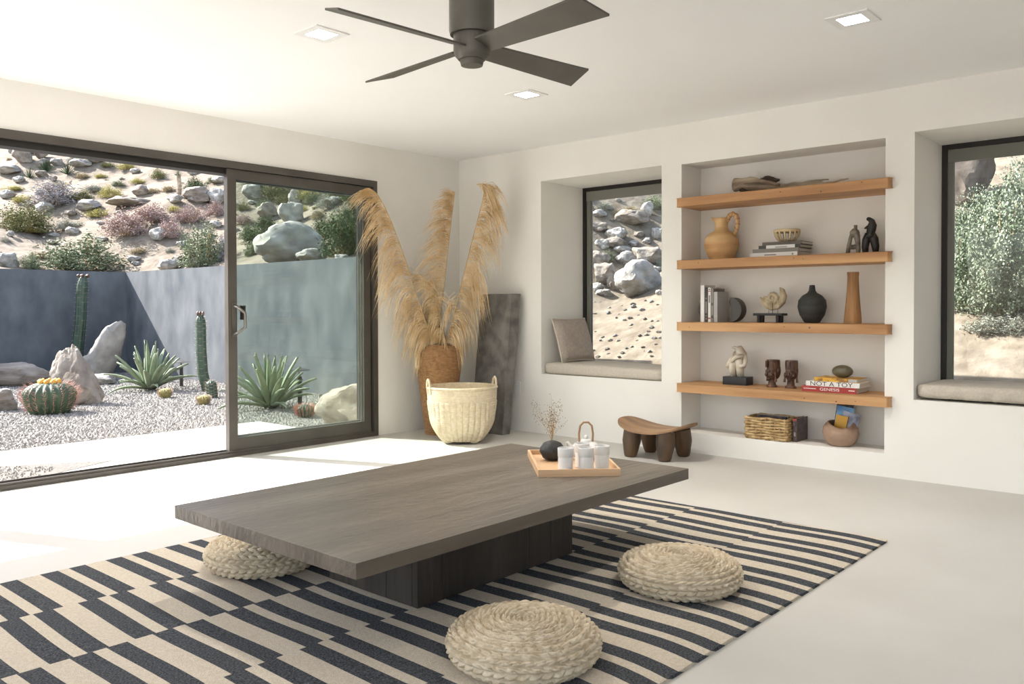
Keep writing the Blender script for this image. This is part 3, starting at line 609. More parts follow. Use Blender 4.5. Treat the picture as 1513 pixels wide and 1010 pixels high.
# ------------------------------------------------------------------ ceiling fan
FC = (2.463, 2.40, ZC)
t = thing('ceiling_fan', 'dark bronze ceiling fan with four flat blades', 'ceiling fan', FC)
MB().lathe([(.088, -.345), (.092, -.33), (.092, 0)], 40).build('body', 'fan', t, smooth=True)
MB().lathe([(.03, -.445), (.055, -.445), (.068, -.43), (.075, -.41), (.075, -.346)], 36).build('hub', 'fan', t, smooth=True)
MB().lathe([(.03, -.47), (.044, -.468), (.047, -.455), (.047, -.445)], 30).build('cap', 'fan', t, smooth=True)
for k in range(4):
    a = math.radians(-5+90*k); b = MB(); vs = []
    for q, w in ((.07, .046), (.16, .050), (.62, .066), (.668, .068)):
        for s in (-1, 1):
            for zz in (-.004, .004): vs.append((q-(.03 if (q > .65 and s < 0) else 0), s*w, -.395+zz-s*w*.30))
    fs = []
    for i in range(3):
        j = 4*i; fs += [(j, j+2, j+6, j+4), (j+1, j+5, j+7, j+3), (j, j+4, j+5, j+1), (j+2, j+3, j+7, j+6)]
    fs += [(0, 1, 3, 2), (12, 14, 15, 13)]
    o = b.add(vs, fs).build('blade', 'fan', t); o.rotation_euler = (0, 0, a)

# ------------------------------------------------------------------ corner: vase, pampas, basket, slab
vb = onz(649, 640)
t = thing('woven_vase', 'tall brown woven rattan floor vase in the room corner', 'vase', (vb[0], vb[1], 0))
def vr(z):
    u = z/.80; return np.interp(u, [0, .05, .4, .75, .90, .95, 1.0], [.128, .130, .165, .200, .207, .195, .150])
prof = []; NC = 62
for i in range(NC*4+1):
    z = .80*i/(NC*4); prof.append((float(vr(z))+.0035*abs(math.sin(PI*i/4)), z))
NV = 96
MB().lathe(prof+[(.12, .802), (.115, .76), (.13, .70)], NV, lambda i, q, r, z: (r+.0028*math.sin(q*48+(i//4 % 2)*PI), z), cap=False).add([(.128*math.cos(2*PI*k/24), .128*math.sin(2*PI*k/24), .001) for k in range(24)], [tuple(range(24))]).build('body', 'rattan', t, smooth='all')
MB().lathe([(.128, .785), (.142, .80), (.136, .812), (.118, .81), (.115, .79)], 48).build('rim', 'rattan', t, smooth=True)
def plume(path, side, droop, label, seed, n=1500, wid=.30):
    rng = random.Random(seed); P = [Vector(p) for p in path]
    b0 = P[0]; t = thing('pampas_plume', label, 'pampas grass', b0, 0, 'dried pampas plumes')
    P = [p-b0 for p in P]; seg = []
    for i in range(len(P)-1):
        for q in np.linspace(0, 1, 9)[:-1]:
            a, b, c, d = P[max(i-1, 0)], P[i], P[i+1], P[min(i+2, len(P)-1)]
            seg.append(.5*((2*b)+(c-a)*q+(2*a-5*b+4*c-d)*q*q+(3*b-a-3*c+d)*q**3))
    seg.append(P[-1]); L = len(seg)
    MB().tube([(0, 0, -.5)]+seg, [.006]+[.006*(1-.7*i/L) for i in range(L)], 6).build('stem', 'stem', t, smooth='all')
    mb = MB(); sd = Vector(rt.tolist())*side; fwv = Vector(fw.tolist()); nt = 30
    for j in range(nt):
        u = .05+.95*(j+rng.uniform(-.3, .3))/nt; u = min(max(u, .03), .99); sg = 1 if rng.random() < .93 else -.4
        tl = wid*rng.uniform(.75, 1.15)*(.62+.6*math.sin(PI*min(1, u*.85+.1)))*(1 if u < .9 else .75); td = (sd*sg*rng.uniform(.6, 1)+fwv*rng.gauss(-.1, .30)).normalized(); tdr = droop*rng.uniform(.8, 1.2)*(1.25-.55*u)
        for i in range(int(n/nt*rng.uniform(.6, 1.3))):
            k = min(L-2, max(0, int(u*(L-1)+rng.gauss(0, .9)))); p = seg[k].lerp(seg[k+1], rng.random()); tan = (seg[k+1]-seg[k]).normalized()
            out = (td+Vector((rng.gauss(0, .16), rng.gauss(0, .16), rng.gauss(0, .12)))+tan*rng.uniform(.25, .75)).normalized(); ln = tl*rng.uniform(.35, 1.1)
            pts = [p+out*ln*(q-.30*q*q*tdr*.8)+Vector((0, 0, -ln*q*q*tdr*.8))+Vector((rng.gauss(0, .007), rng.gauss(0, .007), rng.gauss(0, .004)))*q for q in (0, .2, .45, .72, 1)]
            if max(q.y+b0.y for q in pts) > YA-.02 or max(q.x+b0.x for q in pts) > XB-.02: continue
            mb.tube(pts, [.0012, .0022, .0024, .0017, .0005], 3, cap=False)
    s = mb.build('plume', 'pampas', t); s['kind'] = 'stuff'
def path(pts, d0, d1): return [at_depth(x, y, d0+(d1-d0)*i/(len(pts)-1)) for i, (x, y) in enumerate(pts)]
D0 = float(np.dot(np.array([vb[0], vb[1], .8])-CAM, fw))
plume(path([(640,506),(633,486),(617,440),(597,378),(575,320),(558,288),(546,278)], D0-.04, D0-.42), -1, 1.15, 'dried pampas plume arching from the vase toward the glass door', 1, 1000, .33)
plume(path([(648,508),(651,470),(657,415),(664,350),(669,310),(672,284)], D0+.02, D0-.04), -1, .75, 'upright dried pampas plume in the middle of the vase', 2, 950, .30)
plume(path([(658,508),(668,475),(683,415),(699,350),(712,300),(714,278),(704,272)], D0-.02, D0-.12), 1, 1.5, 'dried pampas plume leaning from the vase toward the stone slab', 3, 950, .30)
plume(path([(653,508),(652,485),(648,450),(642,415)], D0-.05, D0-.08), -.6, 1.3, 'short dried pampas tuft low in the vase mouth', 4, 350, .22)

bb = onz(683, 652); bb[2] = 0
t = thing('bamboo_basket', 'pale woven bamboo basket with two loop handles beside the tall vase', 'basket', bb, VR)
def brad(q, z):
    u = z/.47; c = max(abs(math.cos(q)), abs(math.sin(q))); sq = 1/(c**.55); rsq = .140+.135*min(1, u/.42)**.7
    w = float(smooth(.05, .6, u)); return (rsq*sq)*(1-w)+w*(.225+.072*math.sin(min(1, u)*PI/2))
prof = [(1, .022+.448*i/110) for i in range(111)]
def bfn(i, q, r, z):
    rib = abs(math.sin(q*17)); weave = .0022*math.sin(i*PI/1.0*.5)*(1 if int(q*17/PI) % 2 else -1)
    if z > .36: return brad(q, z)+.004*abs(math.sin(i*.95)), z
    return brad(q, z)+.009*rib**.5+weave, z
MB().lathe(prof, 340, bfn, cap=False).build('wall', 'bamboo', t, smooth='all')
MB().lathe([(1, .47), (1, .38), (1, .25), (1, .12), (1, .05)], 48, lambda i, q, r, z: (brad(q, z)-.010, z), cap=False).build('lining', 'bamboo', t, smooth='all')
MB().lathe([(1, .0215), (1, .030)], 48, lambda i, q, r, z: (brad(q, .022)-.002, z)).build('base', 'bamboo', t)
MB().tube([(brad(a, .47)*math.cos(a), brad(a, .47)*math.sin(a), .472) for a in np.linspace(0, 2*PI, 60)], .011, 8).build('rim', 'bamboo', t, smooth=True)
for a in range(4):
    q = PI/4+a*PI/2; MB().blob(((.155*math.cos(q)), .155*math.sin(q), .016), .040, .040, .016, sub=2).build('foot', 'bamboo', t, smooth='all')
for s in (-1, 1): MB().tube([(s*.295, -.035, .42), (s*.305, -.035, .49), (s*.307, -.022, .53), (s*.308, 0, .545), (s*.307, .022, .53), (s*.305, .035, .49), (s*.295, .035, .42)], .010, 8).build('handle', 'bamboo', t, smooth=True, rz=.45)

sb = MB(); xb, xt = 5.645, 5.80; zt = 1.275
w0, w1 = 5.075, 5.475
ns = Vector((zt, 0, xt-xb)).normalized()*.085; tp = Vector((xt, 0, zt)); bt = Vector((xb-.06, 0, 0)); tp = bt+Vector((.15, 0, zt))
vs = [(bt.x, w0, 0), (bt.x, w1, 0), (bt.x+.10, w1, 0), (bt.x+.10, w0, 0), (tp.x, w0+.02, zt), (tp.x, w1, zt), (tp.x+.098, w1, zt), (tp.x+.098, w0-.01, zt)]
tag(sb.add(vs, [(0, 1, 2, 3), (4, 7, 6, 5), (0, 4, 5, 1), (1, 5, 6, 2), (2, 6, 7, 3), (3, 7, 4, 0)]).build('stone_slab', 'slab', bevel=.006), 'dark grey weathered stone slab leaning upright against the back wall', 'slab')

# ------------------------------------------------------------------ window seats
def cushion(y0, y1, label, wr):
    z0, z1, x0, x1 = .5465, .642, 5.915, 6.52; NXc, NYc, mb = 10, 90, MB(); vs = []
    ring = []
    r = .035; hx, hz = (x1-x0)/2, (z1-z0)/2
    for cx, cz, a0 in ((hx-r, hz-r, 0), (-hx+r, hz-r, PI/2), (-hx+r, -hz+r, PI), (hx-r, -hz+r, 3*PI/2)):
        for i in range(6): a = a0+PI/2*i/5; ring.append((cx+r*math.cos(a), cz+r*math.sin(a)))
    n = len(ring)
    for j in range(NYc+1):
        u = j/NYc; y = y0+.004+(y1-y0-.008)*u; e = min(1, min(u, 1-u)*26)**.5; sc = .80+.20*e
        for (x, z) in ring:
            wv = wr*(math.sin(y*42+z*30)+.7*math.sin(y*71+1.3+z*18))*(1 if x < 0 else .2); vs.append(((x0+x1)/2+x*(sc*.5+.5)+wv*(1 if x < -hx*.9 else 0), y, max(z0, (z0+z1)/2+z*sc+(.006*math.sin(y*3) if z > 0 else 0)+abs(wv)*.4)))
    mb.add(vs, [(j*n+k, j*n+(k+1) % n, (j+1)*n+(k+1) % n, (j+1)*n+k) for j in range(NYc) for k in range(n)]+[tuple(range(n)), tuple(NYc*n+k for k in range(n))])
    tag(mb.build('seat_cushion', 'linen', smooth='all'), label, 'cushion')
cushion(3.62, 4.872, 'smooth cream linen seat cushion in the window recess under the pillow', .0008)
cushion(-.09, 1.690, 'wrinkled cream linen seat cushion in the window recess beyond the shelves', .0045)
t = thing('throw_pillow', 'taupe square linen pillow leaning against the window recess side', 'pillow', (6.22, 4.735, .655))
def pillow(par):
    N = 20; W, Hh = .25, .205; vs = []
    for side in (-1, 1):
        for j in range(N+1):
            for i in range(N+1):
                u, v = i/N*2-1, j/N*2-1; pin = 1-.055*(1-u*u)*abs(v)**3*1.0; pin2 = 1-.055*(1-v*v)*abs(u)**3; th = .058*((1-u**4)*(1-v**4))**.45*(1+.05*math.sin(u*9+v*4))
                x, z = u*W*pin2, v*Hh*pin; vs.append((x, side*th, z))
    n = (N+1)**2; fs = []
    for j in range(N):
        for i in range(N):
            a = j*(N+1)+i; fs += [(a, a+1, a+N+2, a+N+1), (n+a, n+a+N+1, n+a+N+2, n+a+1)]
    M3 = Matrix.Rotation(math.radians(-17), 3, 'X')
    vs = [M3 @ Vector(v)+Vector((0, .02, Hh*.955)) for v in vs]
    MB().add(vs, fs).build('cover', 'taupe', par, smooth='all')
    e = [(-W, -Hh), (W, -Hh), (W, Hh), (-W, Hh)]; pts = []
    for i in range(4):
        a, b = Vector((e[i][0], 0, e[i][1])), Vector((e[(i+1) % 4][0], 0, e[(i+1) % 4][1]))
        for q in np.linspace(0, 1, 9)[:-1]:
            p = a.lerp(b, q); bow = .055*(1-(2*q-1)**2); p *= 1; p.x *= (1-bow if i % 2 else 1); p.z *= (1 if i % 2 else 1-bow); pts.append(M3 @ p+Vector((0, .02, Hh*.955)))
    MB().tube(pts+[pts[0]], .0055, 6).build('piping', 'piping', par, smooth=True)
pillow(t)

# ------------------------------------------------------------------ stool
t = thing('carved_stool', 'low carved wooden stool with dished seat and four stubby legs', 'stool', (5.575, 3.455, 0))
N, Mr = 40, 10; vs = []; HX, HY = .222, .305
for side in (0, 1):
    for j in range(Mr+1):
        for i in range(N):
            a = 2*PI*i/N; q = j/Mr; c, s = math.cos(a), math.sin(a); ex = 2/2.7
            x = HX*q*math.copysign(abs(c)**ex, c); y = HY*q*math.copysign(abs(s)**ex, s); top = .222+.062*(abs(y)/HY)**2.2-.012*(x/HX)**2
            vs.append((x, y, top if side else top-.030*(1-.55*q**4)))
n1 = (Mr+1)*N; fs = []
for sd_ in (0, n1):
    for j in range(Mr):
        for i in range(N): q = (sd_+j*N+i, sd_+j*N+(i+1) % N, sd_+(j+1)*N+(i+1) % N, sd_+(j+1)*N+i); fs.append(q if sd_ else q[::-1])
fs += [(Mr*N+i, Mr*N+(i+1) % N, n1+Mr*N+(i+1) % N, n1+Mr*N+i) for i in range(N)]
MB().add(vs, fs).build('seat', 'stoolseat', t, smooth=True)
for sx in (-1, 1):
    for sy in (-1, 1):
        tx, ty = sx*.115, sy*.150; pts = [(tx*1.25, ty*1.02, 0), (tx*1.22, ty, .025), (tx*1.1, ty, .12), (tx, ty*.97, .212)]
        MB().tube(pts, [.042, .052, .071, .068], 18).build('leg', 'stoolleg', t, smooth=True)

# ------------------------------------------------------------------ tray set
tc = Vector((3.335, 2.565, TZ)); ta = math.atan2(-.272, .277)
t = thing('serving_tray', 'pale beech serving tray with raised edge on the dark low table', 'tray', tc, ta)
A, B2 = .195, .28
MB().box(-A, A, -B2, B2, 0, .010).build('bottom', 'traywood', t)
for q in ((-A, A, -B2, -B2+.012), (-A, A, B2-.012, B2), (-A, -A+.012, -B2+.012, B2-.012), (A-.012, A, -B2+.012, B2-.012)): MB().box(*q, .010, .034).build('rim', 'traywood', t, bevel=.002)
TT = TZ+.0101
cm = MB().lathe([(.032, 0), (.0352, .003), (.0355, .074), (.0372, .076), (.0378, .116), (.0360, .117), (.0340, .078), (.031, .012), (.001, .010)], 36).mesh('cup', 'ceramic', True)
for x, y in ((3.135, 2.445), (3.205, 2.377), (3.298, 2.352), (3.292, 2.465)):
    tag(link('cup', cm, None, (x, y, TT)), 'white ceramic tumbler with a stepped rim on the beech tray', 'cup', 'white tumblers on the tray')
t = thing('bud_vase', 'black egg shaped stone bud vase holding dried sprigs on tray', 'vase', (3.345, 2.695, TT))
MB().lathe([(.025, 0), (.048, .012), (.065, .045), (.063, .062), (.045, .088), (.02, .098), (.010, .099), (.008, .085)], 32).build('body', 'pebble', t, smooth='all')
t = thing('dried_sprig', 'wispy dried brown sprig standing in the black bud vase', 'dried flower', (3.345, 2.695, TT+.097)); rg = random.Random(4); st = MB(); bd = MB()
for i in range(26):
    a = rg.gauss(PI*.75 if i % 2 else 0, 1.0); e = rg.uniform(.02, .75); L = rg.uniform(.08, .20); d = Vector((math.cos(a)*math.sin(e), math.sin(a)*math.sin(e), math.cos(e)))
    j = Vector((0, 0, rg.uniform(0, .06))); p = j+d*L; st.tube([(0, 0, -.02), j, j+d*L*.5+Vector((0, 0, .005)), p], [.0012, .0010, .0008, .0005], 3, cap=False)
    for _ in range(9): q = j.lerp(p, rg.uniform(.45, 1.05))+Vector((rg.gauss(0, .012), rg.gauss(0, .012), rg.gauss(0, .012))); bd.blob(q, .0020, .0020, .0024, sub=1)
st.build('stems', 'stem', t); o = bd.build('seed_heads', 'stoolleg', t); o['kind'] = 'stuff'
t = thing('teapot', 'white ceramic teapot with tall leather wrapped handle behind the tumblers', 'teapot', (3.485, 2.585, TT), VR)
MB().lathe([(.045, 0), (.065, .012), (.076, .04), (.070, .068), (.045, .086), (.03, .089), (.03, .093), (.026, .100), (.010, .103), (.001, .104)], 32).build('body', 'ceramic', t, smooth=True)
MB().tube([(-.06, 0, .042), (-.080, 0, .058), (-.090, 0, .076), (-.096, 0, .088)], [.016, .013, .010, .009], 10).build('spout', 'ceramic', t, smooth=True)
MB().blob((0, 0, .112), .012, .012, .012, sub=2).build('knob', 'ceramic', t, smooth='all')
MB().tube([(-.034, 0, .080), (-.036, 0, .13), (-.030, 0, .17), (-.012, 0, .188), (.012, 0, .188), (.030, 0, .17), (.036, 0, .13), (.034, 0, .080)], .0055, 8).build('handle', 'leather', t, smooth=True)

# ------------------------------------------------------------------ shelves
SZ = [2.006, 1.517, 1.031, .546]; SN = ['topmost', 'second highest', 'third highest', 'lowest']
SL = ['thick reclaimed pine shelf carrying the driftwood, highest in the niche', 'thick reclaimed pine shelf carrying the clay jug and bone bowl', 'thick reclaimed pine shelf carrying the black bottle vase and upright books', 'thick reclaimed pine shelf carrying carved heads and the red book']
for z, lb in zip(SZ, SL):
    y0, y1 = NI[0]+.002, NI[1]-.002; pts = [(6.208, y0), (XB-.001, y0), (XB-.001, y0-.048), (XB-.03, y0-.05), (XB-.055, y0-.035), (XB-.058, y1), (XB-.045, y1+.018), (XB-.001, y1+.018), (XB-.001, y1), (6.208, y1)]
    n = len(pts); m = MB().add([(x, y, z-.068) for x, y in pts]+[(x, y, z) for x, y in pts], [tuple(range(n)), tuple(range(2*n-1, n-1, -1))]+[(k, (k+1) % n, n+(k+1) % n, n+k) for k in range(n)])
    s = tag(m.build('wooden_shelf', 'shelf', bevel=.006), lb, 'shelf')
    for i in range(R.randrange(3, 6)): kr = R.uniform(.002, .007); MB().lathe([(kr, 0), (kr, .0012), (kr*.6, .0015)], 9).build('knot', 'stoolleg', s, loc=(XB-.0575, R.uniform(y0+.1, y1-.1), z-R.uniform(.015, .055)), rz=0).rotation_euler = (0, -PI/2, 0)
RS = -PI/2                                      # local x to the right along the shelf, local y into the niche
XS = 6.05
def on_shelf(name, label, cat, y, z, x=XS, rz=0, group=None): return thing(name, label, cat, (x, y, z+.0006), RS+rz, group)
# driftwood
t = on_shelf('driftwood', 'gnarled grey driftwood branch lying along the topmost shelf', 'driftwood', 2.62, SZ[0], 6.03)
def branch(pts, rad, seed, m='drift', nm='limb', par=t):
    P = []; 
    for i in range(len(pts)-1):
        for q in np.linspace(0, 1, 7)[:-1]: P.append((np.array(pts[i])*(1-q)+np.array(pts[i+1])*q, rad[i]*(1-q)+rad[i+1]*q))
    P.append((np.array(pts[-1]), rad[-1])); mb = MB().tube([p for p, _ in P], [r for _, r in P], 12); o = Vector((seed, seed, seed))
    mb.v = [tuple(Vector(v)+Vector((0, 1, 1))*.010*mnoise.noise(Vector(v)*Vector((1, 1, 1)).length*9+o)) for v in mb.v]
    mb.v = [(x, y, max(z, .001)) for x, y, z in mb.v]
    mb.build(nm, m, par, smooth='all')
branch([(-.42, 0, .085), (-.36, 0, .085), (-.26, .01, .060), (-.1, .02, .038), (.08, .02, .035), (.22, .0, .036), (.30, 0, .034)], [.052, .050, .036, .026, .022, .016, .006], 1)
branch([(-.40, -.02, .10), (-.28, -.03, .105), (-.18, -.03, .09), (-.05, -.02, .05)], [.030, .024, .018, .012], 2)
branch([(-.24, .02, .098), (-.18, .02, .104), (-.12, .02, .098), (-.07, .02, .09)], [.010, .026, .026, .008], 3, 'driftdark', 'stub')
branch([(-.02, 0, .030), (.15, -.02, .018), (.30, -.03, .026), (.46, -.03, .044)], [.018, .014, .010, .004], 4)
branch([(-.36, 0, .05), (-.33, -.01, .022), (-.27, -.02, .016)], [.030, .024, .012], 5, 'driftdark', 'root')
branch([(.0, .03, .05), (.15, .03, .058), (.30, .02, .058)], [.012, .009, .004], 6)
# jug
t = on_shelf('clay_jug', 'round ochre clay jug with ribbed loop handle and pinched spout', 'jug', 3.165, SZ[1], 6.055)
MB().lathe([(.085, 0), (.095, .008), (.118, .06), (.136, .115), (.130, .165), (.100, .205), (.060, .228), (.050, .245), (.047, .275), (.055, .31), (.062, .33), (.058, .331), (.045, .30)], 44,
    lambda i, q, r, z: ((r*(1+.5*max(0, math.cos(q-PI))**8*float(smooth(.27, .33, z))) if z > .27 else r), z+(.012*max(0, math.cos(q-PI))**6 if z > .3 else 0)), cap=False).add([(.085*math.cos(2*PI*k/20), .085*math.sin(2*PI*k/20), .001) for k in range(20)], [tuple(range(20))]).build('body', 'clay', t, smooth='all')
MB().tube([(.045, 0, .305), (.065, 0, .345), (.095, 0, .360), (.125, 0, .340), (.138, 0, .29), (.130, 0, .235), (.108, 0, .195)], [.018, .017, .017, .017, .016, .015, .016], 12).build('handle', 'clay', t, smooth='all')
for q in range(7): u = q/6; a = math.radians(150-190*u); MB().lathe([(.0185, -.003), (.0195, 0), (.0185, .003)], 12, cap=False).build('handle_ring', 'terracotta', t, loc=(.093+.045*math.cos(a), 0, .285+.07*math.sin(a))).rotation_euler = (0, PI/2-a+PI/2, 0)
# books
def book(name, label, y, z, w, d, h, cover, rz=0, x=XS, spine=True, group=None, extra=None):
    t = thing(name, label, 'book', (x, y, z+.0004), RS+rz, group); c = .003
    MB().box(-w/2, w/2, -d/2, d/2, 0, c).box(-w/2, w/2, -d/2, d/2, h-c, h).box(-w/2, w/2, -d/2, -d/2+c, c, h-c).build('cover', cover, t)
    MB().box(-w/2+.004, w/2-.003, -d/2+c, d/2-.004, c, h-c).build('pages', 'bookpaper', t)
    return t
def letters(txt, par, x0, x1, z0, z1, y, m, name='lettering'):
    cu = bpy.data.curves.new('txt', 'FONT'); cu.body = txt; cu.extrude = .0003; o = bpy.data.objects.new('txt', cu); C.objects.link(o)
    bpy.context.view_layer.update(); me = bpy.data.meshes.new_from_object(o.evaluated_get(bpy.context.evaluated_depsgraph_get())); bpy.data.objects.remove(o)
    c = np.array([v.co[:] for v in me.vertices]); a, b = c.min(0), c.max(0)
    for v in me.vertices:
        p = v.co; v.co = (x0+(p.x-a[0])/(b[0]-a[0])*(x1-x0), y-p.z, z0+(p.y-a[1])/(b[1]-a[1])*(z1-z0))
    me.materials.clear(); me.materials.append(M[m]); me.name = name; link(name, me, par)
zz = SZ[1]; yb_ = 2.66
b = book('coffee_table_book', 'white spined coffee table book at the bottom of the stack under the bowl', yb_+.015, zz, .365, .24, .033, 'bookwhite', 0, 6.035); MB().box(-.07, .02, -.1206, -.12, .012, .020).box(.14, .152, -.1206, -.12, .010, .022).build('spine_print', 'bookgrey', b); zz += .034
b = book('coffee_table_book', 'grey coffee table book lying on the white spined book', yb_+.005, zz, .355, .23, .028, 'bookgrey', 0, 6.04); zz += .029
b = book('coffee_table_book', 'black and white photo spined book third up under the bowl', yb_-.02, zz, .32, .22, .024, 'bookdark', .0, 6.045); MB().box(-.10, .12, -.1106, -.11, .0, .024).build('spine_print', 'bookwhite', b); MB().box(-.03, .06, -.1112, -.1106, .003, .014).build('spine_print', 'bookmid', b); zz += .025
b = book('coffee_table_book', 'olive brown book on top of the stack, holding the carved bowl', yb_-.035, zz, .30, .21, .023, 'booktaupe', 0, 6.05); zz += .024
t = on_shelf('openwork_bowl', 'carved cream openwork bowl standing on the book stack', 'bowl', yb_-.03, zz, 6.05)
MB().lathe([(.092, .072), (.096, .078), (.095, .092), (.090, .094), (.086, .078)], 40).build('rim', 'bowl', t, smooth=True)
MB().lathe([(.038, 0), (.046, .004), (.044, .013), (.02, .010)], 30).build('base', 'bowl', t, smooth=True)
for k in range(14):
    a = 2*PI*k/14; c, s = math.cos(a), math.sin(a); MB().tube([(.042*c, .042*s, .006), (.066*c, .066*s, .022), (.083*c, .083*s, .048), (.091*c, .091*s, .080)], .0072, 8).build('rib', 'bowl', t, smooth='all')
# two figures
t = on_shelf('abstract_figure', 'speckled grey headless clay figure with arm loop on shelf', 'figurine', 2.147, SZ[1], 6.06)
mb = MB().tube([(-.040, 0, 0), (-.038, 0, .02), (-.030, 0, .07), (-.018, 0, .125), (.0, 0, .155)], [.014, .015, .014, .013, .02], 12)
mb.tube([(.034, 0, 0), (.034, 0, .04), (.030, 0, .09), (.024, 0, .13), (.012, 0, .165)], [.013, .016, .018, .022, .018], 12)
mb.tube([(-.03, 0, .055), (.0, 0, .052), (.032, 0, .06)], [.016, .018, .016], 10).blob((.008, 0, .150), .034, .024, .034, 2, .1)
mb.tube([(.012, 0, .17), (.014, 0, .186), (.015, 0, .207)], [.016, .012, .012], 12)
mb.build('body', 'figgrey', t, smooth='all')
t = on_shelf('abstract_figure', 'black curving female clay figure without arms on the shelf', 'figurine', 2.03, SZ[1], 6.06)
mb = MB().tube([(-.034, 0, 0), (-.036, 0, .05), (-.030, 0, .095), (-.008, 0, .135)], [.017, .024, .027, .03], 14).tube([(.036, 0, 0), (.034, 0, .05), (.024, 0, .10), (.004, 0, .135)], [.017, .026, .030, .03], 14)
mb.tube([(0, 0, .11), (.0, 0, .145), (.006, 0, .17), (.012, 0, .20), (.008, 0, .228), (-.012, 0, .246)], [.040, .028, .030, .030, .020, .013], 14).tube([(.0, 0, .185), (-.02, -.01, .185), (-.038, -.012, .178)], [.02, .013, .004], 10).blob((-.014, 0, .243), .014, .014, .014)
mb.build('body', 'figblack', t, smooth='all')
# third shelf: disc bookends, books
for s, y, lb in ((-1, 3.297, 'dark grey half moon stone bookend behind the white books'), (1, 3.062, 'dark grey crescent stone bookend in front of the upright books')):
    poly = []
    for i in range(33):
        a = -PI*.5+PI*i/32; poly.append((s*((.095 if s > 0 else .052)*math.cos(a)+.005), .095+.095*math.sin(a)))
    if s > 0: poly += [(-.005, .150), (.010, .11), (.008, .05), (-.006, .02)]
    t_ = tag(MB().prism(poly, -.045, .045).build('stone_bookend', 'discstone', bevel=.004, smooth=True, loc=(6.075 if s < 0 else 6.03, y, SZ[2]+.001), rz=RS), lb, 'bookend')
ub = [(3.275, .033, .290, 'bookwhite', 'tall plain white book standing against the half moon bookend'), (3.2415, .026, .272, 'bookdark', 'upright dark book with grey lettered spine beside the white book'), (3.2145, .022, .270, 'bookwhite', 'upright white book with red bands on its spine'), (3.1895, .022, .262, 'bookgrey', 'upright grey spined book between white and silver books'), (3.1605, .030, .236, 'bookmid', 'short silver grey book with tan band against crescent bookend')]
for i, (y, w, h, c, lb) in enumerate(ub):
    t = thing('upright_book', lb, 'book', (6.04, y, SZ[2]+.0006), RS)
    MB().box(-w/2, -w/2+.003, -.09, .09, 0, h).box(w/2-.003, w/2, -.09, .09, 0, h).box(-w/2+.003, w/2-.003, -.09, -.087, 0, h).build('cover', c, t)
    MB().box(-w/2+.003, w/2-.003, -.087, .086, .003, h-.004).build('pages', 'bookpaper', t)
    if i == 1: MB().box(-.008, .008, -.0906, -.09, .02, .03).box(-.008, .008, -.0906, -.09, .045, .052).box(-.008, .008, -.0906, -.09, .07, .16).box(-.008, .008, -.0906, -.09, .18, .19).build('spine_print', 'bookgrey', t)
    if i == 2: MB().box(-.011, .011, -.0906, -.09, .025, .034).box(-.011, .011, -.0906, -.09, .238, .244).build('spine_band', 'inkred', t); MB().box(-.004, .004, -.0906, -.09, .15, .21).box(-.005, .005, -.0906, -.09, .250, .26).build('spine_print', 'bookdark', t)
    if i == 3: MB().box(-.006, .006, -.0906, -.09, .03, .05).box(-.006, .006, -.0906, -.09, .13, .15).build('spine_print', 'bookdark', t)
    if i == 4: MB().box(-.015, .015, -.0906, -.09, .045, .049).build('spine_band', 'bowl', t)
t = on_shelf('display_stand', 'small black wooden bench stand under the fossil on shelf', 'stand', 2.76, SZ[2], 6.05)
MB().box(-.115, .115, -.05, .05, .052, .070).build('top', 'standblack', t, bevel=.003)
for x in (-.075, .075):
    for y in (-.03, .03): MB().lathe([(.014, 0), (.016, .052)], 14).build('leg', 'standblack', t, smooth=True, loc=(x, y, 0))
t = on_shelf('fossil', 'spiral ammonite fossil mounted on wire over the black stand', 'fossil', 2.735, SZ[2]+.0705, 6.05)
pts = []; rad = []
for i in range(60):
    u = i/59; a = PI*.9+u*PI*3.6; r = .046*(1-u)**.8+.002; pts.append((-.005+r*math.cos(a), -.012*u, .112+r*math.sin(a))); rad.append((.019*(1-u)+.006)*(1+.10*math.sin(i*2.1)))
MB().tube(pts[::-1], rad[::-1], 12).build('inner_whorl', 'fossil', t, smooth='all')
MB().tube([(-.105, 0, .120), (-.085, 0, .095), (-.055, 0, .062), (-.01, 0, .045), (.035, 0, .055), (.068, 0, .088), (.080, 0, .130), (.070, 0, .170), (.052, 0, .190)], [.006, .020, .028, .030, .034, .038, .036, .026, .008], 14, flat=.7).build('outer_whorl', 'fossil', t, smooth='all')
MB().tube([(-.035, 0, 0), (-.035, 0, .03), (.035, 0, .03), (.035, 0, 0)], .002, 6).tube([(.01, -.033, 0), (.01, -.038, .075)], .002, 6).build('wire', 'wire', t)
tag(MB().lathe([(.045, 0), (.055, .004), (.088, .06), (.102, .115), (.096, .165), (.070, .198), (.034, .220), (.024, .235), (.018, .275), (.0165, .276), (.014, .24)], 40).build('bottle_vase', 'bottle', smooth=True, loc=(6.05, 2.438, SZ[2]+.0006)), 'round charcoal bottle vase with narrow neck on the shelf', 'vase')
t = on_shelf('wooden_vase', 'tall tapered rustic wood vase with faceted side on the shelf', 'vase', 2.143, SZ[2], 6.05)
prof = [(.060, 0), (.058, .04), (.050, .12), (.042, .22), (.037, .32), (.040, .362), (.032, .362), (.030, .33)]
MB().lathe(prof, 10, lambda i, q, r, z: (r*(1+.10*math.sin(q*2.0+.7))*(.92 if math.cos(q-.2) > .5 else 1), z)).build('body', 'vasewood', t, smooth=True)
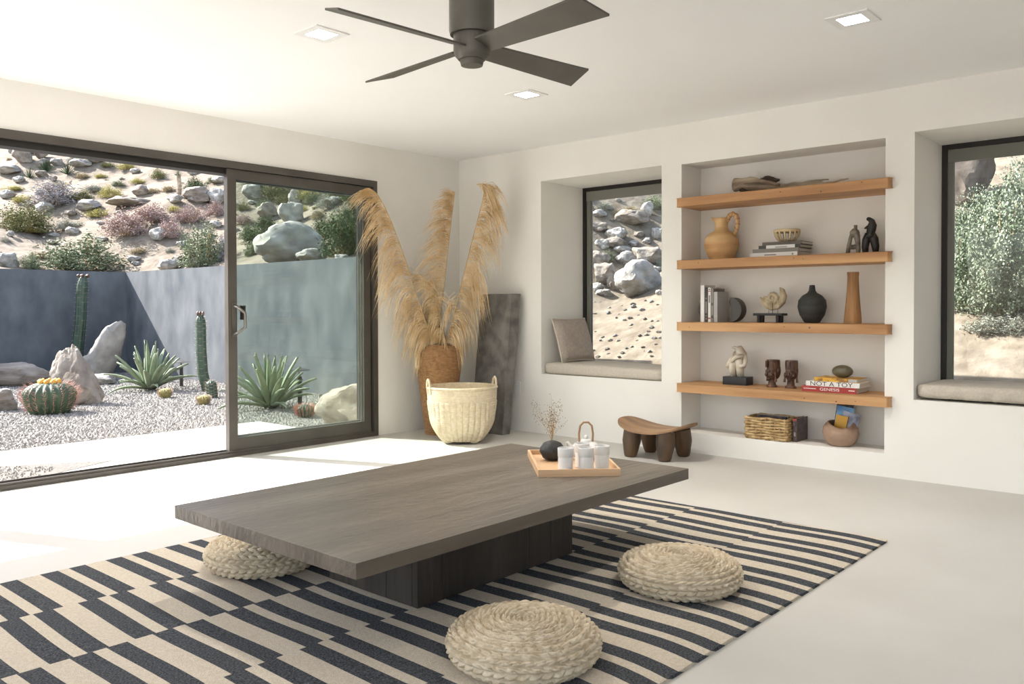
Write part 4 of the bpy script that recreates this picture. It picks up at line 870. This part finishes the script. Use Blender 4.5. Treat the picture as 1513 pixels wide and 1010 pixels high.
# lowest shelf
t = on_shelf('torso_sculpture', 'cream stone seated torso sculpture on a black block plinth', 'sculpture', 3.025, SZ[3], 6.055)
MB().box(-.098, .098, -.06, .06, 0, .062).build('plinth', 'plinth', t, bevel=.002)
mb = MB().tube([(-.032, 0, .06), (-.034, -.02, .11), (-.028, -.045, .155), (-.01, 0, .17)], [.024, .027, .030, .04], 14).tube([(.026, 0, .06), (.030, -.02, .12), (.028, -.045, .175), (.02, 0, .18)], [.024, .028, .030, .04], 14)
mb.tube([(0, .02, .14), (.012, .02, .19), (.018, .015, .24), (.006, .01, .270), (-.002, .005, .292)], [.050, .050, .046, .034, .028], 16)
mb.tube([(.045, .01, .245), (.070, -.01, .19), (.066, -.035, .15), (.04, -.06, .145)], [.022, .018, .016, .014], 12).tube([(-.01, -.005, .245), (-.03, -.035, .20), (-.048, -.055, .165), (-.065, -.05, .14)], [.022, .019, .016, .014], 12)
mb.tube([(.05, -.02, .225), (.01, -.055, .215), (-.03, -.06, .18)], [.016, .016, .012], 10).tube([(-.04, .01, .14), (-.07, -.01, .16), (-.082, -.01, .125)], [.03, .018, .010], 10).blob((-.028, 0, .285), .022, .018, .012, 3, .2)
mb.build('torso', 'marble', t, smooth='all')
def carved_head(y, turn, label):
    t = on_shelf('wooden_bust', label, 'sculpture', y, SZ[3], 6.035, turn)
    MB().lathe([(.040, 0), (.040, .008), (.028, .022), (.025, .06), (.03, .08)], 20).build('neck', 'carved', t, smooth=True)
    mb = MB().blob((0, 0, .105), .040, .046, .058, 0, 0); mb.blob((0, -.046, .102), .009, .014, .018).blob((0, -.042, .078), .016, .008, .006).blob((0, -.041, .068), .013, .007, .005)
    for s in (-1, 1): mb.blob((s*.016, -.041, .116), .010, .006, .005).blob((s*.016, -.040, .126), .013, .006, .003).blob((s*.030, -.028, .092), .012, .012, .014)
    mb.blob((0, -.032, .062), .016, .014, .012); mb.build('face', 'carved', t, smooth='all')
    MB().lathe([(.038, .135), (.041, .155), (.041, .185), (.039, .205), (.01, .206)], 24, lambda i, q, r, z: (r*(1+.55*max(0, math.sin(q))), z+(.010*math.sin(q) if z < .14 else 0))).blob((0, .036, .125), .044, .030, .070).build('headdress', 'carved', t, smooth=True)
    MB().box(-.010, .010, -.056, -.045, .15, .20).build('headdress_ornament', 'carved', t, bevel=.002)
    for s in (-1, 1): MB().blob((s*.043, -.004, .095), .008, .012, .02).tube([(s*.044, -.004, .08), (s*.047, -.004, .042)], [.006, .010], 8).build('earring', 'carved', t, smooth=True)
carved_head(2.737, -.45, 'carved dark wood head turned away from the red book'); carved_head(2.590, .1, 'carved dark wood head with long earrings nearer the red book')
zz = SZ[3]
b = book('art_book', 'red art book with GENESIS lettering on its spine', 2.255, zz, .385, .225, .040, 'bookred', 0, 6.005); letters('GENESIS', b, -.062, .075, .011, .031, -.1126, 'inkwhite'); MB().box(-.18, -.09, -.1131, -.1126, .019, .023).box(.138, .18, -.1131, -.1126, .018, .024).build('spine_print', 'inkwhite', b); zz += .0405
b = book('art_book', 'white art book with NOT A TOY lettering on its spine', 2.232, zz, .375, .225, .034, 'bookwhite', 0, 6.010); letters('NOT A TOY', b, -.155, .142, .003, .033, -.1126, 'ink'); zz += .0345
b = book('art_book', 'yellow spined art book on top of the white book', 2.215, zz, .30, .21, .026, 'bookyellow', 0, 6.015); MB().box(.09, .15, -.1053, -.105, .003, .023).build('spine_print', 'bookmid', b); zz += .0265
tag(MB().blob((0, 0, .044), .072, .055, .044, sub=4).build('stone_egg', 'egg', smooth='all', loc=(6.02, 2.205, zz), rz=RS), 'smooth olive egg shaped stone resting on the yellow book', 'stone')
# niche floor
t = on_shelf('seagrass_basket', 'rectangular woven seagrass basket holding magazines on niche floor', 'basket', 2.73, NI[2], 6.035, .0)
BW, BD, BH = .160, .125, .165
mb = MB(); rows = 8
for r_ in range(rows):
    z = .0165+r_*(BH-.025)/(rows-1)
    for ax, (ln, off) in enumerate(((BW, BD), (BW, BD), (BD, BW), (BD, BW))):
        sg = -1 if ax % 2 == 0 else 1; pts = []; nn = 36
        for i in range(nn+1):
            u = -ln+2*ln*i/nn; w = .006*math.sin(u*60+r_*PI); pts.append((u, sg*(off+w), z+.003*math.sin(u*60*.5+r_)) if ax < 2 else (sg*(off+w), u, z+.003*math.sin(u*30+r_)))
        if ax == 3 and 3 < r_ < 6: mb.tube([p for p in pts if p[1] < -.03], .0098, 6); mb.tube([p for p in pts if p[1] > .03], .0098, 6); continue
        mb.tube(pts, .0102, 6)
mb.build('weave', 'seagrass', t, smooth='all')
mb = MB()
for i in range(-4, 5):
    for s in (-1, 1): mb.tube([(i*BW/4.4, s*BD, 0), (i*BW/4.4, s*BD, BH)], .005, 6); mb.tube([(s*BW, i*BD/4.4, 0), (s*BW, i*BD/4.4, BH)] if not (s > 0 and abs(i) < 2) else [(s*BW, i*BD/4.4, 0), (s*BW, i*BD/4.4, .08)], .005, 6)
mb.build('stakes', 'seagrass', t, smooth='all')
MB().box(-BW, BW, -BD, BD, .002, .01).build('base', 'seagrass', t)
for i, (x, c, lb) in enumerate(((-.06, 'magdark', 'dark magazine lying upright inside the seagrass basket, outer side'), (.04, 'bookmid', 'pale magazine lying upright inside the seagrass basket, inner side'))):
    tag(MB().box(-.115, .115, -.03+i*.035, -.004+i*.035, .0, .160).build('magazine', c, loc=(6.045, 2.735, NI[2]+.0110), rz=RS, bevel=.001), lb, 'magazine')
t = thing('hardcover_book', 'dark hardcover book standing behind the seagrass basket', 'book', (6.07, 2.532, NI[2]+.0006), RS)
MB().box(-.015, -.012, -.10, .10, 0, .17).box(.012, .015, -.10, .10, 0, .17).box(-.012, .012, -.10, -.097, 0, .17).build('cover', 'magdark', t); MB().box(-.012, .012, -.097, .097, .003, .166).build('pages', 'bookpaper', t)
MB().box(-.0155, .0155, -.1006, -.10, .155, .168).build('spine_band', 'inkred', t); MB().box(-.006, .006, -.1006, -.1, .04, .07).build('spine_print', 'bookmid', t)
t = on_shelf('clay_pot', 'round pinkish clay pot with scooped opening on the niche floor', 'pot', 2.222, NI[2], 6.035)
prof = [(.065, 0), (.085, .008), (.112, .045), (.124, .09), (.118, .13), (.095, .163), (.084, .172), (.080, .168), (.092, .155), (.108, .12), (.112, .08), (.09, .03), (.02, .018)]
MB().lathe(prof, 48, lambda i, q, r, z: (r, z-(.040*max(0, math.cos(q+PI/2-.45))**1.6*float(smooth(.09, .17, z)))), cap=False).add([(.065*math.cos(2*PI*k/20), .065*math.sin(2*PI*k/20), .001) for k in range(20)], [tuple(range(20))]).build('body', 'potclay', t, smooth='all')
mg = [('magdark', -.02, .045, .285, -.16, 'dark photo covered magazine at the back of the clay pot'), ('magblue', -.012, .025, .24, -.2, 'blue covered magazine standing in the clay pot'), ('maglilac', .03, .006, .205, -.32, 'pale magazine with dark print leaning in the clay pot'), ('magyellow', -.02, -.010, .180, -.25, 'yellow fronted magazine standing foremost in the clay pot')]
for c, dx, dy, h, an, lb in mg:
    w = .060 if c != 'magyellow' else .042
    o = MB().box(-w, w, -.004, .004, 0, h).build('magazine', c, loc=(6.035+dy, 2.222-dx, NI[2]+.035), bevel=.001); o.rotation_euler = (-.15, -an*.6, RS); tag(o, lb, 'magazine')

# details belong to the piece that carries them
for o in list(C.objects):
    nm = o.name.split('.')[0]
    if o.parent is None: continue
    host = {'spine_print': 'cover', 'spine_band': 'cover', 'lettering': 'cover', 'handle_ring': 'handle', 'headdress_ornament': 'headdress', 'bud': 'stem', 'flower': 'stem', 'piping': 'cover', 'knob': 'body'}.get(nm)
    if host:
        for q in o.parent.children:
            if q.name.split('.')[0] == host: o.parent = q; break
